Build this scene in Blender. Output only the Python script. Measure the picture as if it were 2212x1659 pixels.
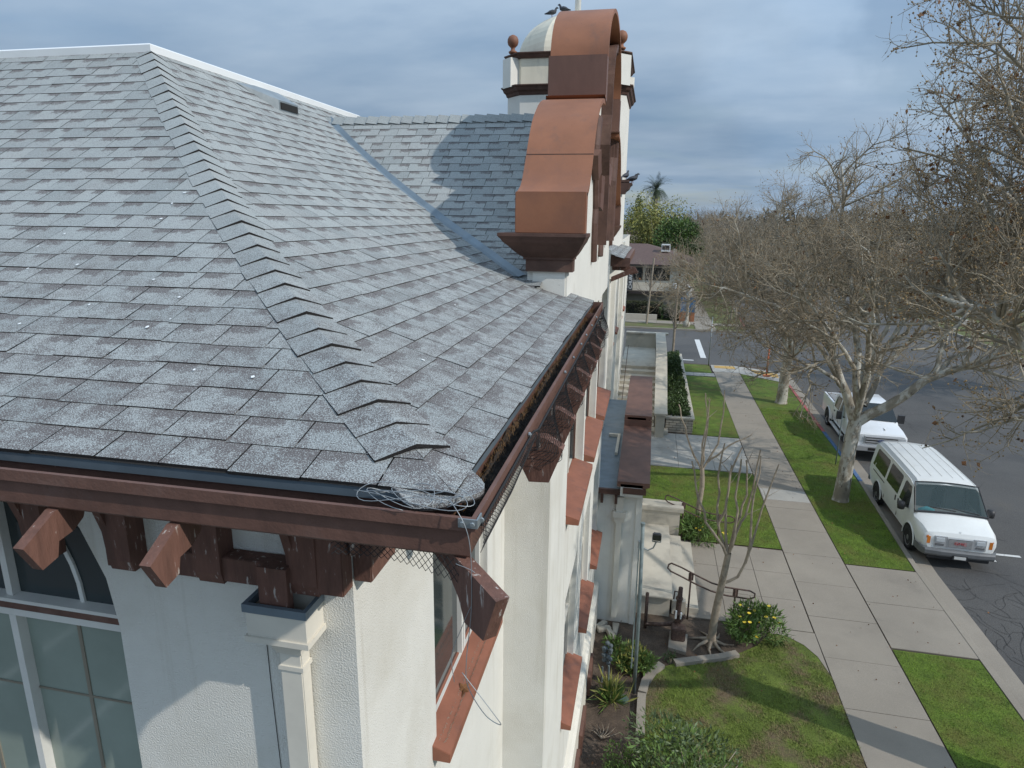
import bpy, bmesh, math, random
import numpy as np
from mathutils import Vector, Matrix
R = math.radians
rnd = random.Random(7)
for o in list(bpy.data.objects): bpy.data.objects.remove(o)
S = bpy.context.scene
COL = S.collection

# ------------------------------------------------------------------ camera
H = 9.7
def _cam():
    p, y, r = R(14.5), R(11.72), R(0.70)
    fw = Vector((-math.sin(y)*math.cos(p), math.cos(y)*math.cos(p), -math.sin(p)))
    rt = Vector((math.cos(y), math.sin(y), 0)); up = rt.cross(fw)
    rt2 = rt*math.cos(r)+up*math.sin(r); up2 = up*math.cos(r)-rt*math.sin(r)
    m = Matrix((rt2, up2, -fw)).transposed().to_4x4(); m.translation = (0, 0, H)
    cd = bpy.data.cameras.new('camera'); cd.lens = 36*1409/2212; cd.sensor_width = 36
    cd.clip_start = 0.05; cd.clip_end = 5000
    co = bpy.data.objects.new('camera', cd); COL.objects.link(co); co.matrix_world = m
    S.camera = co
_cam()

# ------------------------------------------------------------------ sun, sky, exposure
SUN = Vector((1.0, -0.345, 0.82)).normalized()
SKY_BREAK = (0.306, 0.9293, 0.2067)
SKY_BRIGHT = (0.262, 0.9476, 0.183)
def _light():
    ld = bpy.data.lights.new('sun', 'SUN'); ld.energy = 3.4; ld.angle = R(0.6); ld.color = (1.0, 0.955, 0.89)
    lo = bpy.data.objects.new('sun', ld); COL.objects.link(lo)
    lo.rotation_euler = SUN.to_track_quat('Z', 'Y').to_euler()
    w = bpy.data.worlds.new("World"); S.world = w; w.use_nodes = True
    nt = w.node_tree; nt.nodes.clear(); N = nt.nodes.new; L = nt.links.new
    out = N('ShaderNodeOutputWorld'); bg = N('ShaderNodeBackground'); bg.inputs[1].default_value = 0.118
    sky = N('ShaderNodeTexSky'); sky.sky_type = 'NISHITA'; sky.sun_disc = False
    sky.sun_elevation = math.asin(SUN.z); sky.sun_rotation = math.atan2(SUN.x, SUN.y)
    sky.air_density = 1.0; sky.dust_density = 1.0; sky.ozone_density = 2.0
    # high thin cloud sheet: noise on the view direction projected on a plane overhead
    tc = N('ShaderNodeTexCoord'); sep = N('ShaderNodeSeparateXYZ'); L(tc.outputs['Generated'], sep.inputs[0])
    mx = N('ShaderNodeMath'); mx.operation = 'MAXIMUM'; mx.inputs[1].default_value = 0.0; L(sep.outputs[2], mx.inputs[0])
    ad = N('ShaderNodeMath'); ad.operation = 'ADD'; ad.inputs[1].default_value = 0.14; L(mx.outputs[0], ad.inputs[0])
    dx = N('ShaderNodeMath'); dx.operation = 'DIVIDE'; L(sep.outputs[0], dx.inputs[0]); L(ad.outputs[0], dx.inputs[1])
    dy = N('ShaderNodeMath'); dy.operation = 'DIVIDE'; L(sep.outputs[1], dy.inputs[0]); L(ad.outputs[0], dy.inputs[1])
    cb = N('ShaderNodeCombineXYZ'); L(dx.outputs[0], cb.inputs[0]); L(dy.outputs[0], cb.inputs[1])
    n1 = N('ShaderNodeTexNoise'); n1.inputs['Scale'].default_value = 0.75; n1.inputs['Detail'].default_value = 9
    n1.inputs['Roughness'].default_value = 0.55; n1.inputs['Distortion'].default_value = 0.35
    mp = N('ShaderNodeMapping'); mp.inputs['Rotation'].default_value = (0, 0, 0.5); mp.inputs['Scale'].default_value = (0.8, 1.15, 1); mp.inputs['Location'].default_value = (3.1, 1.4, 0)
    L(cb.outputs[0], mp.inputs[0]); L(mp.outputs[0], n1.inputs['Vector'])
    cov = N('ShaderNodeMapRange'); cov.inputs[1].default_value = 0.22; cov.inputs[2].default_value = 0.46; cov.inputs[3].default_value = 0.25; L(n1.outputs[0], cov.inputs[0])
    n2 = N('ShaderNodeTexNoise'); n2.inputs['Scale'].default_value = 1.3; n2.inputs['Detail'].default_value = 8; n2.inputs['Roughness'].default_value = 0.5
    L(mp.outputs[0], n2.inputs['Vector'])
    cr = N('ShaderNodeValToRGB'); cr.color_ramp.elements[0].position = 0.30; cr.color_ramp.elements[1].position = 0.80
    cr.color_ramp.elements[0].color = (2.6, 3.85, 5.5, 1); cr.color_ramp.elements[1].color = (4.9, 6.1, 7.5, 1)
    L(n2.outputs[0], cr.inputs[0])
    zz = N('ShaderNodeMapRange'); zz.inputs[1].default_value = 0.12; zz.inputs[2].default_value = 0.75; zz.inputs[3].default_value = 0.80; zz.inputs[4].default_value = 1.75; L(sep.outputs[2], zz.inputs[0])  # clouds overhead, out of view, brightened to add fill light
    vm = N('ShaderNodeVectorMath'); vm.operation = 'SCALE'; L(cr.outputs[0], vm.inputs[0]); L(zz.outputs[0], vm.inputs['Scale'])
    nrmd = N('ShaderNodeVectorMath'); nrmd.operation = 'NORMALIZE'; L(tc.outputs['Generated'], nrmd.inputs[0])
    wob = N('ShaderNodeTexNoise'); wob.inputs['Scale'].default_value = 9.0; wob.inputs['Detail'].default_value = 6; L(nrmd.outputs[0], wob.inputs['Vector'])
    def spot(d, a0, a1, nz):
        dt = N('ShaderNodeVectorMath'); dt.operation = 'DOT_PRODUCT'; L(nrmd.outputs[0], dt.inputs[0]); dt.inputs[1].default_value = d
        ma = N('ShaderNodeMath'); ma.operation = 'MULTIPLY_ADD'; L(wob.outputs[0], ma.inputs[0]); ma.inputs[1].default_value = nz; L(dt.outputs['Value'], ma.inputs[2])
        r = N('ShaderNodeMapRange'); r.interpolation_type = 'SMOOTHSTEP'; r.inputs[1].default_value = math.cos(R(a0))+nz*0.5; r.inputs[2].default_value = math.cos(R(a1))+nz*0.5; L(ma.outputs[0], r.inputs[0]); return r.outputs[0]
    b1 = spot(SKY_BREAK, 6.5, 0.5, 0.030); b2 = spot(SKY_BRIGHT, 13.0, 2.0, 0.05)
    sub = N('ShaderNodeMath'); sub.operation = 'MULTIPLY_ADD'; L(b1, sub.inputs[0]); sub.inputs[1].default_value = -0.42; L(cov.outputs[0], sub.inputs[2]); sub.use_clamp = True
    g2 = N('ShaderNodeMath'); g2.operation = 'MULTIPLY_ADD'; L(b2, g2.inputs[0]); g2.inputs[1].default_value = 0.16; g2.inputs[2].default_value = 1.0
    vm2 = N('ShaderNodeVectorMath'); vm2.operation = 'SCALE'; L(vm.outputs[0], vm2.inputs[0]); L(g2.outputs[0], vm2.inputs['Scale'])
    mix = N('ShaderNodeMix'); mix.data_type = 'RGBA'
    L(sub.outputs[0], mix.inputs['Factor']); L(sky.outputs[0], mix.inputs[6]); L(vm2.outputs[0], mix.inputs[7])
    L(mix.outputs[2], bg.inputs[0]); L(bg.outputs[0], out.inputs[0])
    S.view_settings.view_transform = 'Standard'; S.view_settings.look = 'None'
    S.view_settings.exposure = -0.2; S.view_settings.gamma = 1.0
_light()

# ------------------------------------------------------------------ materials
MATS = {}
def mk(name, col, rough=0.8, var=0.15, vs=2.0, bump=0.0, bs=60.0, col2=None, c2s=1.0, c2lo=0.55, c2hi=0.7, metal=0.0, spec=None,
       streak=None, fine=0.0, fs=150.0, col3=None, c3s=6.0, c3lo=0.6, c3hi=0.7, stretch=(1, 1, 1), bdetail=4):
    if name in MATS: return MATS[name]
    m = bpy.data.materials.new(name); m.use_nodes = True; nt = m.node_tree; N = nt.nodes.new; L = nt.links.new
    b = nt.nodes['Principled BSDF']; b.inputs['Roughness'].default_value = rough; b.inputs['Metallic'].default_value = metal
    if spec is not None: b.inputs['Specular IOR Level'].default_value = spec
    tc = N('ShaderNodeTexCoord'); mp = N('ShaderNodeMapping'); mp.inputs['Scale'].default_value = stretch
    L(tc.outputs['Object'], mp.inputs[0]); V = mp.outputs[0]
    def noise(sc, det=5, ro=0.55):
        n = N('ShaderNodeTexNoise'); n.inputs['Scale'].default_value = sc; n.inputs['Detail'].default_value = det
        n.inputs['Roughness'].default_value = ro; L(V, n.inputs['Vector']); return n.outputs[0]
    def rng(src, a, c, lo=0.0, hi=1.0):
        r = N('ShaderNodeMapRange'); r.inputs[1].default_value = a; r.inputs[2].default_value = c
        r.inputs[3].default_value = lo; r.inputs[4].default_value = hi; L(src, r.inputs[0]); return r.outputs[0]
    def mix(f, a, c, typ='MIX'):
        x = N('ShaderNodeMix'); x.data_type = 'RGBA'; x.blend_type = typ
        if isinstance(f, float): x.inputs[0].default_value = f
        else: L(f, x.inputs[0])
        for i, s in ((6, a), (7, c)):
            if isinstance(s, tuple): x.inputs[i].default_value = (*s, 1)
            else: L(s, x.inputs[i])
        return x.outputs[2]
    c = mix(rng(noise(vs, 6, 0.6), 0.3, 0.7), tuple(v*(1-var) for v in col), tuple(min(1, v*(1+var)) for v in col))
    if col2: c = mix(rng(noise(c2s, 7, 0.62), c2lo, c2hi), c, col2)
    if col3: c = mix(rng(noise(c3s, 5, 0.6), c3lo, c3hi), c, col3)
    if streak:
        m2 = N('ShaderNodeMapping'); m2.inputs['Scale'].default_value = (5, 5, 0.22); L(tc.outputs['Object'], m2.inputs[0]); V0 = V; V = m2.outputs[0]
        c = mix(rng(noise(1.0, 6, 0.7), 0.56, 0.80, 0, 0.75), c, streak); V = V0
    if fine: c = mix(rng(noise(fs, 2, 0.5), 0.35, 0.65, 1-fine, 1.0), (0, 0, 0), c)
    L(c, b.inputs['Base Color'])
    if bump:
        bn = N('ShaderNodeBump'); bn.inputs['Strength'].default_value = bump; bn.inputs['Distance'].default_value = 0.01
        L(noise(bs, bdetail, 0.6), bn.inputs['Height']); L(bn.outputs[0], b.inputs['Normal'])
    MATS[name] = m; return m

STUCCO = mk('stucco', (0.745, 0.725, 0.66), 0.92, 0.05, 1.3, 0.8, 100, col2=(0.64, 0.61, 0.53), c2s=1.1, c2lo=0.5, c2hi=0.8, bdetail=2, streak=(0.50, 0.46, 0.37))
STUCCO_F = mk('stucco_fine', (0.72, 0.70, 0.64), 0.92, 0.06, 1.3, 0.3, 90, col2=(0.5, 0.47, 0.40), c2s=1.6, c2lo=0.6, c2hi=0.85, col3=(0.16, 0.14, 0.11), c3s=42, c3lo=0.69, c3hi=0.74)
BROWN = mk('brown_paint', (0.135, 0.068, 0.050), 0.62, 0.2, 9, 0.25, 55, col2=(0.17, 0.10, 0.08), c2s=3.0, col3=(0.36, 0.30, 0.26), c3s=26, c3lo=0.70, c3hi=0.76)
BROWNW = mk('brown_wood', (0.150, 0.072, 0.052), 0.75, 0.25, 12, 0.5, 40, col2=(0.10, 0.05, 0.036), c2s=5, col3=(0.46, 0.41, 0.37), c3s=24, c3lo=0.62, c3hi=0.68, stretch=(1.6, 1.6, 0.35))
DKBROWN = mk('dark_brown_moulding', (0.092, 0.046, 0.033), 0.7, 0.3, 5, 0.35, 30, col2=(0.14, 0.08, 0.058), c2s=2.0)
COPPER = mk('copper_paint', (0.275, 0.112, 0.056), 0.65, 0.18, 1.6, 0.15, 20, col2=(0.185, 0.082, 0.050), c2s=1.1, c2lo=0.48, c2hi=0.72, col3=(0.12, 0.065, 0.045), c3s=30, c3lo=0.69, c3hi=0.74, streak=(0.16, 0.085, 0.06))
COPPERD = mk('copper_dark', (0.140, 0.070, 0.050), 0.6, 0.2, 2.5, 0.12, 20, col2=(0.10, 0.052, 0.038), c2s=1.7, stretch=(1, 1, 0.5))
SILL = mk('sill_paint', (0.27, 0.105, 0.062), 0.65, 0.15, 5, 0.15, 40, col2=(0.19, 0.085, 0.06), c2s=4)
METALG = mk('flashing_metal', (0.16, 0.205, 0.24), 0.5, 0.2, 3, 0.05, 10, col2=(0.20, 0.23, 0.25), c2s=2, metal=0.3)
WHITEM = mk('white_metal', (0.78, 0.79, 0.78), 0.45, 0.04, 2)
CREAM = mk('cream_paint', (0.70, 0.66, 0.57), 0.6, 0.06, 4, 0.05, 30, col2=(0.55, 0.50, 0.40), c2s=4, c2lo=0.6, c2hi=0.8)
DOMEM = mk('dome_plaster', (0.74, 0.67, 0.53), 0.85, 0.08, 2, 0.2, 40, col2=(0.46, 0.43, 0.37), c2s=1.3, stretch=(1, 1, 0.3))
WFRAME = mk('window_frame_paint', (0.70, 0.69, 0.64), 0.5, 0.06, 5)
DARK = mk('dark_void', (0.015, 0.014, 0.013), 0.9, 0.2, 4)
DEBRIS_SHADE = mk('gutter_debris_shade', (0.030, 0.022, 0.016), 0.95, 0.5, 20, 1.0, 60, col2=(0.10, 0.055, 0.02), c2s=9, c2lo=0.56, c2hi=0.66)
STEELG = mk('galvanised', (0.30, 0.33, 0.34), 0.45, 0.15, 6, metal=0.6)
RUST = mk('rusty_iron', (0.075, 0.045, 0.035), 0.8, 0.4, 20, 0.6, 60, col2=(0.16, 0.12, 0.10), c2s=15)
CONC = mk('concrete', (0.32, 0.282, 0.232), 0.9, 0.12, 0.7, 0.25, 90, col2=(0.215, 0.19, 0.158), c2s=0.35, c2lo=0.5, c2hi=0.72, fine=0.25, fs=120, col3=(0.16, 0.145, 0.125), c3s=0.9, c3lo=0.66, c3hi=0.85)
CONCL = mk('concrete_pale', (0.40, 0.385, 0.35), 0.9, 0.1, 0.9, 0.25, 90, col2=(0.30, 0.28, 0.25), c2s=0.5, fine=0.2, fs=120)
CONCW = mk('concrete_cast', (0.47, 0.43, 0.355), 0.88, 0.1, 1.4, 0.3, 60, col2=(0.33, 0.30, 0.25), c2s=1.1)
JOINT = mk('joint_dirt', (0.06, 0.05, 0.04), 0.95, 0.3, 5)
ASPH = mk('asphalt', (0.112, 0.108, 0.103), 0.9, 0.12, 0.25, 0.5, 130, col2=(0.078, 0.077, 0.077), c2s=0.16, c2lo=0.5, c2hi=0.68, fine=0.45, fs=60, col3=(0.13, 0.118, 0.10), c3s=0.5, c3lo=0.6, c3hi=0.8)
TAR = mk('crack_tar', (0.045, 0.043, 0.04), 0.8, 0.3, 4)
PAINTW = mk('road_paint', (0.60, 0.60, 0.58), 0.8, 0.1, 3, col2=(0.30, 0.30, 0.29), c2s=6, c2lo=0.6, c2hi=0.7)
RED = mk('red_kerb_paint', (0.33, 0.09, 0.08), 0.75, 0.2, 3, col2=(0.28, 0.2, 0.17), c2s=5, c2lo=0.62, c2hi=0.7)
BLUE = mk('blue_kerb_paint', (0.07, 0.14, 0.27), 0.75, 0.2, 3, col2=(0.2, 0.22, 0.25), c2s=5, c2lo=0.64, c2hi=0.72)
YELL = mk('ramp_yellow', (0.48, 0.30, 0.09), 0.8, 0.2, 3)
SOIL = mk('soil', (0.10, 0.072, 0.052), 0.97, 0.35, 3, 1.0, 28, col2=(0.13, 0.10, 0.075), c2s=1.3, c2lo=0.5, c2hi=0.7, fine=0.4, fs=45)
LAWN = mk('lawn_green', (0.115, 0.185, 0.016), 0.95, 0.35, 2.2, 1.0, 70, col2=(0.155, 0.155, 0.03), c2s=0.8, c2lo=0.45, c2hi=0.68, fine=0.55, fs=40)
LAWNB = mk('lawn_patchy', (0.13, 0.175, 0.026), 0.95, 0.4, 2.6, 1.0, 70, col2=(0.165, 0.120, 0.068), c2s=1.15, c2lo=0.50, c2hi=0.66, fine=0.5, fs=40)
LAWNF = mk('lawn_far', (0.10, 0.115, 0.032), 0.95, 0.35, 1.0, 0.8, 50, col2=(0.13, 0.10, 0.06), c2s=0.35, c2lo=0.5, c2hi=0.68)
GROUND = mk('far_ground', (0.085, 0.085, 0.055), 0.95, 0.3, 0.06, col2=(0.12, 0.11, 0.09), c2s=0.03)
BARK = mk('sycamore_bark', (0.27, 0.235, 0.18), 0.9, 0.25, 3, 0.9, 25, col2=(0.46, 0.44, 0.38), c2s=3.0, c2lo=0.48, c2hi=0.56, col3=(0.13, 0.11, 0.085), c3s=7, c3lo=0.58, c3hi=0.66, stretch=(1, 1, 0.55))
BRANCH = mk('branch_bark', (0.26, 0.225, 0.165), 0.9, 0.3, 3, 0.4, 30, col2=(0.46, 0.43, 0.36), c2s=1.5, c2lo=0.5, c2hi=0.65)
TWIG = mk('twig_bark', (0.28, 0.235, 0.17), 0.9, 0.35, 2.0)
FARTWIG = mk('far_twig_bark', (0.27, 0.235, 0.195), 0.9, 0.3, 0.6)
BUD = mk('bud', (0.30, 0.20, 0.09), 0.85, 0.5, 3)
BALLM = mk('seed_ball_brown', (0.06, 0.038, 0.024), 0.9, 0.3, 30)
DLEAF = mk('dry_leaf', (0.17, 0.075, 0.028), 0.85, 0.4, 10)
CRAPE = mk('smooth_grey_bark', (0.30, 0.25, 0.19), 0.85, 0.25, 8, 0.3, 30, col2=(0.19, 0.15, 0.11), c2s=5)
LEAFD = mk('leaf_dark', (0.045, 0.080, 0.020), 0.55, 0.5, 3)
LEAFM = mk('leaf_mid', (0.10, 0.17, 0.035), 0.6, 0.45, 3)
LEAFB = mk('leaf_bluegreen', (0.105, 0.150, 0.060), 0.5, 0.4, 5)
LEAFY = mk('leaf_yellow_green', (0.24, 0.235, 0.055), 0.7, 0.35, 0.5)
FLOWER = mk('yellow_petal', (0.75, 0.55, 0.05), 0.6, 0.15, 5)
VANW = mk('van_paint', (0.74, 0.75, 0.73), 0.28, 0.04, 2, col2=(0.60, 0.59, 0.55), c2s=3, c2lo=0.6, c2hi=0.8)
TRUCKW = mk('truck_paint', (0.74, 0.76, 0.78), 0.2, 0.03, 2)
GLASSD = mk('dark_glass', (0.016, 0.020, 0.020), 0.06, 0.1, 2, spec=0.6)
RUBBER = mk('tyre_rubber', (0.022, 0.022, 0.022), 0.85, 0.2, 20)
BLKPL = mk('black_plastic', (0.03, 0.03, 0.032), 0.5, 0.15, 10)
GREYPL = mk('grey_bumper', (0.13, 0.135, 0.14), 0.55, 0.15, 4)
CHROME = mk('chrome', (0.72, 0.73, 0.74), 0.28, 0.05, 4, metal=0.65)
RIM = mk('steel_rim', (0.23, 0.23, 0.23), 0.45, 0.2, 8, metal=0.5)
LENS = mk('lamp_lens', (0.55, 0.58, 0.60), 0.12, 0.05, 8)
AMBER = mk('amber_lens', (0.60, 0.19, 0.03), 0.25, 0.1, 8)
EMRED = mk('emblem_red', (0.50, 0.03, 0.03), 0.4, 0.05, 8)
EMBLUE = mk('emblem_blue', (0.02, 0.05, 0.18), 0.35, 0.05, 8)
WIRE = mk('wire_grey', (0.30, 0.32, 0.33), 0.4, 0.1, 8, metal=0.4)
NETM = mk('net_black', (0.012, 0.012, 0.013), 0.8, 0.1, 8)
PIGEON = mk('pigeon_feather', (0.045, 0.048, 0.058), 0.7, 0.4, 25)
PIPE = mk('pipe_green_grey', (0.17, 0.21, 0.21), 0.6, 0.2, 8)
BASEM = mk('brown_roof_shingle', (0.125, 0.078, 0.066), 0.9, 0.15, 3, 0.3, 20, fine=0.25, fs=12)
TRIMD = mk('dark_trim', (0.030, 0.022, 0.020), 0.7, 0.2, 4)
BEIGE = mk('beige_wall', (0.66, 0.60, 0.49), 0.9, 0.07, 0.6, 0.2, 20)
BRICKW = mk('pale_block', (0.45, 0.41, 0.34), 0.9, 0.1, 1.2, 0.3, 30)
WPANE = mk('pale_pane', (0.27, 0.32, 0.275), 0.08, 0.15, 0.9, spec=0.6)
DPANE = mk('dark_pane', (0.030, 0.042, 0.044), 0.05, 0.2, 1.0, spec=0.7)

def shingle_mat():
    m = bpy.data.materials.new('roof_shingle'); m.use_nodes = True; nt = m.node_tree; N = nt.nodes.new; L = nt.links.new
    b = nt.nodes['Principled BSDF']; b.inputs['Roughness'].default_value = 0.95; b.inputs['Specular IOR Level'].default_value = 0.25
    at = N('ShaderNodeAttribute'); at.attribute_name = 'tab'; sp = N('ShaderNodeSeparateXYZ'); L(at.outputs['Vector'], sp.inputs[0])
    tc = N('ShaderNodeTexCoord')
    def noise(sc, det, ro=0.6):
        n = N('ShaderNodeTexNoise'); n.inputs['Scale'].default_value = sc; n.inputs['Detail'].default_value = det; n.inputs['Roughness'].default_value = ro
        L(tc.outputs['Object'], n.inputs['Vector']); return n.outputs[0]
    def rng(src, a, c, lo=0.0, hi=1.0):
        r = N('ShaderNodeMapRange'); r.inputs[1].default_value = a; r.inputs[2].default_value = c; r.inputs[3].default_value = lo; r.inputs[4].default_value = hi
        L(src, r.inputs[0]); return r.outputs[0]
    def mth(op, a, c):
        x = N('ShaderNodeMath'); x.operation = op
        for i, s in enumerate((a, c)):
            if isinstance(s, (int, float)): x.inputs[i].default_value = s
            else: L(s, x.inputs[i])
        return x.outputs[0]
    def mix(f, a, c):
        x = N('ShaderNodeMix'); x.data_type = 'RGBA'
        if isinstance(f, float): x.inputs[0].default_value = f
        else: L(f, x.inputs[0])
        for i, s in ((6, a), (7, c)):
            if isinstance(s, tuple): x.inputs[i].default_value = (*s, 1)
            else: L(s, x.inputs[i])
        return x.outputs[2]
    tone = mix(sp.outputs[2], (0.285, 0.312, 0.31), (0.385, 0.412, 0.405))
    gr = rng(noise(210, 2, 0.6), 0.30, 0.70)
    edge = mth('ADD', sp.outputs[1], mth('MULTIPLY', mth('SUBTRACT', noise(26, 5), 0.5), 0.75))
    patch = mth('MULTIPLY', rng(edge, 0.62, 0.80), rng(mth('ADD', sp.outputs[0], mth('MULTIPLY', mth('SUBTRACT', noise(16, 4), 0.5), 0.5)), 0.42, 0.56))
    geo = N('ShaderNodeSeparateXYZ'); L(tc.outputs['Object'], geo.inputs[0])
    low = rng(geo.outputs[2], 8.78, 9.7, 0.85, 0.10)
    worn = mth('MULTIPLY', low, rng(noise(9, 7, 0.72), 0.42, 0.66))
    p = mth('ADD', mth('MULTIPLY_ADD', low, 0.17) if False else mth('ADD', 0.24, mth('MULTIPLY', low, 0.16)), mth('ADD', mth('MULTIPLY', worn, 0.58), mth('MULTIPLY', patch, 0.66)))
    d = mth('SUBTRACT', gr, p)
    tone = mix(mth('MULTIPLY', rng(noise(2.2, 5), 0.45, 0.7), 0.35), tone, (0.36, 0.345, 0.325))
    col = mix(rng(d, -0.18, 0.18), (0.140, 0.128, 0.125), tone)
    col = mix(rng(gr, 0.66, 0.86), col, mix(0.4, tone, (0.58, 0.61, 0.61)))
    col = mix(rng(sp.outputs[2], -0.6, -0.4), (0.03, 0.027, 0.026), col)  # butt faces coloured near black for the shadow gap beneath them
    L(col, b.inputs['Base Color'])
    bn = N('ShaderNodeBump'); bn.inputs['Strength'].default_value = 0.6; bn.inputs['Distance'].default_value = 0.004; L(gr, bn.inputs['Height']); L(bn.outputs[0], b.inputs['Normal'])
    return m
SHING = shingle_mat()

# ------------------------------------------------------------------ mesh helpers
class MB:
    def __init__(s): s.v = []; s.f = []
    def face(s, *pts):
        n = len(s.v); s.v += [tuple(p) for p in pts]; s.f.append(tuple(range(n, n+len(pts)))); return s
    def box(s, x0, x1, y0, y1, z0, z1):
        n = len(s.v)
        s.v += [(x, y, z) for z in (z0, z1) for x, y in ((x0, y0), (x1, y0), (x1, y1), (x0, y1))]
        s.f += [tuple(n+i for i in q) for q in ((3, 2, 1, 0), (4, 5, 6, 7), (0, 1, 5, 4), (1, 2, 6, 5), (2, 3, 7, 6), (3, 0, 4, 7))]
        return s
    def extr(s, pts, vec):
        n = len(s.v); k = len(pts); vec = Vector(vec)
        s.v += [tuple(p) for p in pts] + [tuple(Vector(p)+vec) for p in pts]
        s.f.append(tuple(range(n+k-1, n-1, -1))); s.f.append(tuple(range(n+k, n+2*k)))
        for i in range(k):
            j = (i+1) % k; s.f.append((n+i, n+j, n+k+j, n+k+i))
        return s
    def strip(s, rows, close=False):
        n = len(s.v); k = len(rows[0])
        for r in rows: s.v += [tuple(p) for p in r]
        for i in range(len(rows)-1):
            for j in range(k if close else k-1):
                a = n+i*k+j; b = n+i*k+(j+1) % k
                s.f.append((a, b, b+k, a+k))
        return s
    def tube(s, pts, r, n=8, cap=True):
        pts = [Vector(p) for p in pts]; m = len(pts)
        rr = r if isinstance(r, (list, tuple)) else [r]*m
        rows = []; ref = None
        for i, p in enumerate(pts):
            t = (pts[min(i+1, m-1)]-pts[max(i-1, 0)]).normalized()
            if ref is None: ref = Vector((0, 0, 1)) if abs(t.z) < 0.9 else Vector((1, 0, 0))
            a = (ref-t*ref.dot(t)).normalized(); ref = a; b = t.cross(a)
            rows.append([p+(a*math.cos(2*math.pi*k/n)+b*math.sin(2*math.pi*k/n))*rr[i] for k in range(n)])
        st = len(s.v); s.strip(rows, True)
        if cap:
            s.f.append(tuple(range(st+n-1, st-1, -1))); e = st+(m-1)*n; s.f.append(tuple(range(e, e+n)))
        return s
    def lathe(s, prof, c, n=16, ax='z'):
        c = Vector(c); rows = []
        for r, h in prof:
            row = []
            for k in range(n):
                a = 2*math.pi*k/n; u, w = r*math.cos(a), r*math.sin(a)
                row.append(c+(Vector((u, w, h)) if ax == 'z' else Vector((h, u, w)) if ax == 'x' else Vector((u, h, w))))
            rows.append(row)
        st = len(s.v); s.strip(rows, True)
        s.f.append(tuple(range(st+n-1, st-1, -1))); e = st+(len(rows)-1)*n; s.f.append(tuple(range(e, e+n)))
        return s
    def build(s, name, mat, parent=None, smooth=False, bevel=0.0, recalc=True):
        me = bpy.data.meshes.new(name); me.from_pydata(s.v, [], s.f)
        if recalc:
            bm = bmesh.new(); bm.from_mesh(me); bmesh.ops.recalc_face_normals(bm, faces=bm.faces)
            if bevel: bmesh.ops.bevel(bm, geom=list(bm.edges), offset=bevel, segments=2, affect='EDGES', clamp_overlap=True)
            bm.to_mesh(me); bm.free()
        if smooth: me.polygons.foreach_set('use_smooth', [True]*len(me.polygons))
        return link(name, me, mat, parent)
def link(name, me, mat, parent=None):
    me.materials.append(mat); o = bpy.data.objects.new(name, me); COL.objects.link(o)
    if parent: adopt(o, parent)
    return o
def adopt(o, parent):
    o.parent = parent; o.matrix_parent_inverse = wm(parent).inverted()
def wm(o):
    m = Matrix.LocRotScale(o.location, o.rotation_euler, o.scale)
    return wm(o.parent) @ o.matrix_parent_inverse @ m if o.parent else m
def tag(o, label, cat, group=None, kind=None):
    if label: o['label'] = label
    if cat: o['category'] = cat
    if group: o['group'] = group
    if kind: o['kind'] = kind
    return o
def thing(name, label, cat, loc=(0, 0, 0), group=None):
    o = bpy.data.objects.new(name, None); COL.objects.link(o); o.location = loc; o.empty_display_size = 0.2
    return tag(o, label, cat, group)
def struct(o): o['kind'] = 'structure'; return o
def dup(root, loc, rotz=0.0, label=None, scale=None):
    def cp(o, p):
        c = o.copy(); COL.objects.link(c)
        if p: c.parent = p
        for ch in list(o.children): cp(ch, c)
        return c
    r = cp(root, None); r.location = loc; r.rotation_euler = (0, 0, rotz)
    if scale: r.scale = (scale,)*3
    if label: r['label'] = label
    return r
def arrmesh(name, V, F, mat, parent=None, smooth=False):
    V = np.asarray(V, np.float32); F = np.asarray(F, np.int32); k = F.shape[1]
    me = bpy.data.meshes.new(name); me.vertices.add(len(V)); me.vertices.foreach_set('co', V.ravel())
    me.loops.add(F.size); me.loops.foreach_set('vertex_index', F.ravel())
    me.polygons.add(len(F)); me.polygons.foreach_set('loop_start', np.arange(len(F), dtype=np.int32)*k)
    if smooth: me.polygons.foreach_set('use_smooth', np.ones(len(F), bool))
    me.update(); me.validate()
    return link(name, me, mat, parent)
def sweep(path, prof, closed_prof=True):
    """profile [(inward, z)] along a plan path with mitred corners; inward is to the left of travel"""
    n = len(path); rows = []
    for i, p in enumerate(path):
        def nrm(a, b):
            d = Vector((b[0]-a[0], b[1]-a[1])).normalized(); return Vector((-d.y, d.x))
        ns = []
        if i > 0: ns.append(nrm(path[i-1], p))
        if i < n-1: ns.append(nrm(p, path[i+1]))
        if len(ns) == 2:
            m = (ns[0]+ns[1]).normalized(); m = m/m.dot(ns[0])
        else: m = ns[0]
        rows.append([(p[0]+m.x*d, p[1]+m.y*d, z) for d, z in prof])
    mb = MB(); mb.strip(rows, closed_prof)
    if closed_prof:
        k = len(prof); e = (n-1)*k; mb.f.append(tuple(range(k-1, -1, -1))); mb.f.append(tuple(range(e, e+k)))
    return mb

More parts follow.
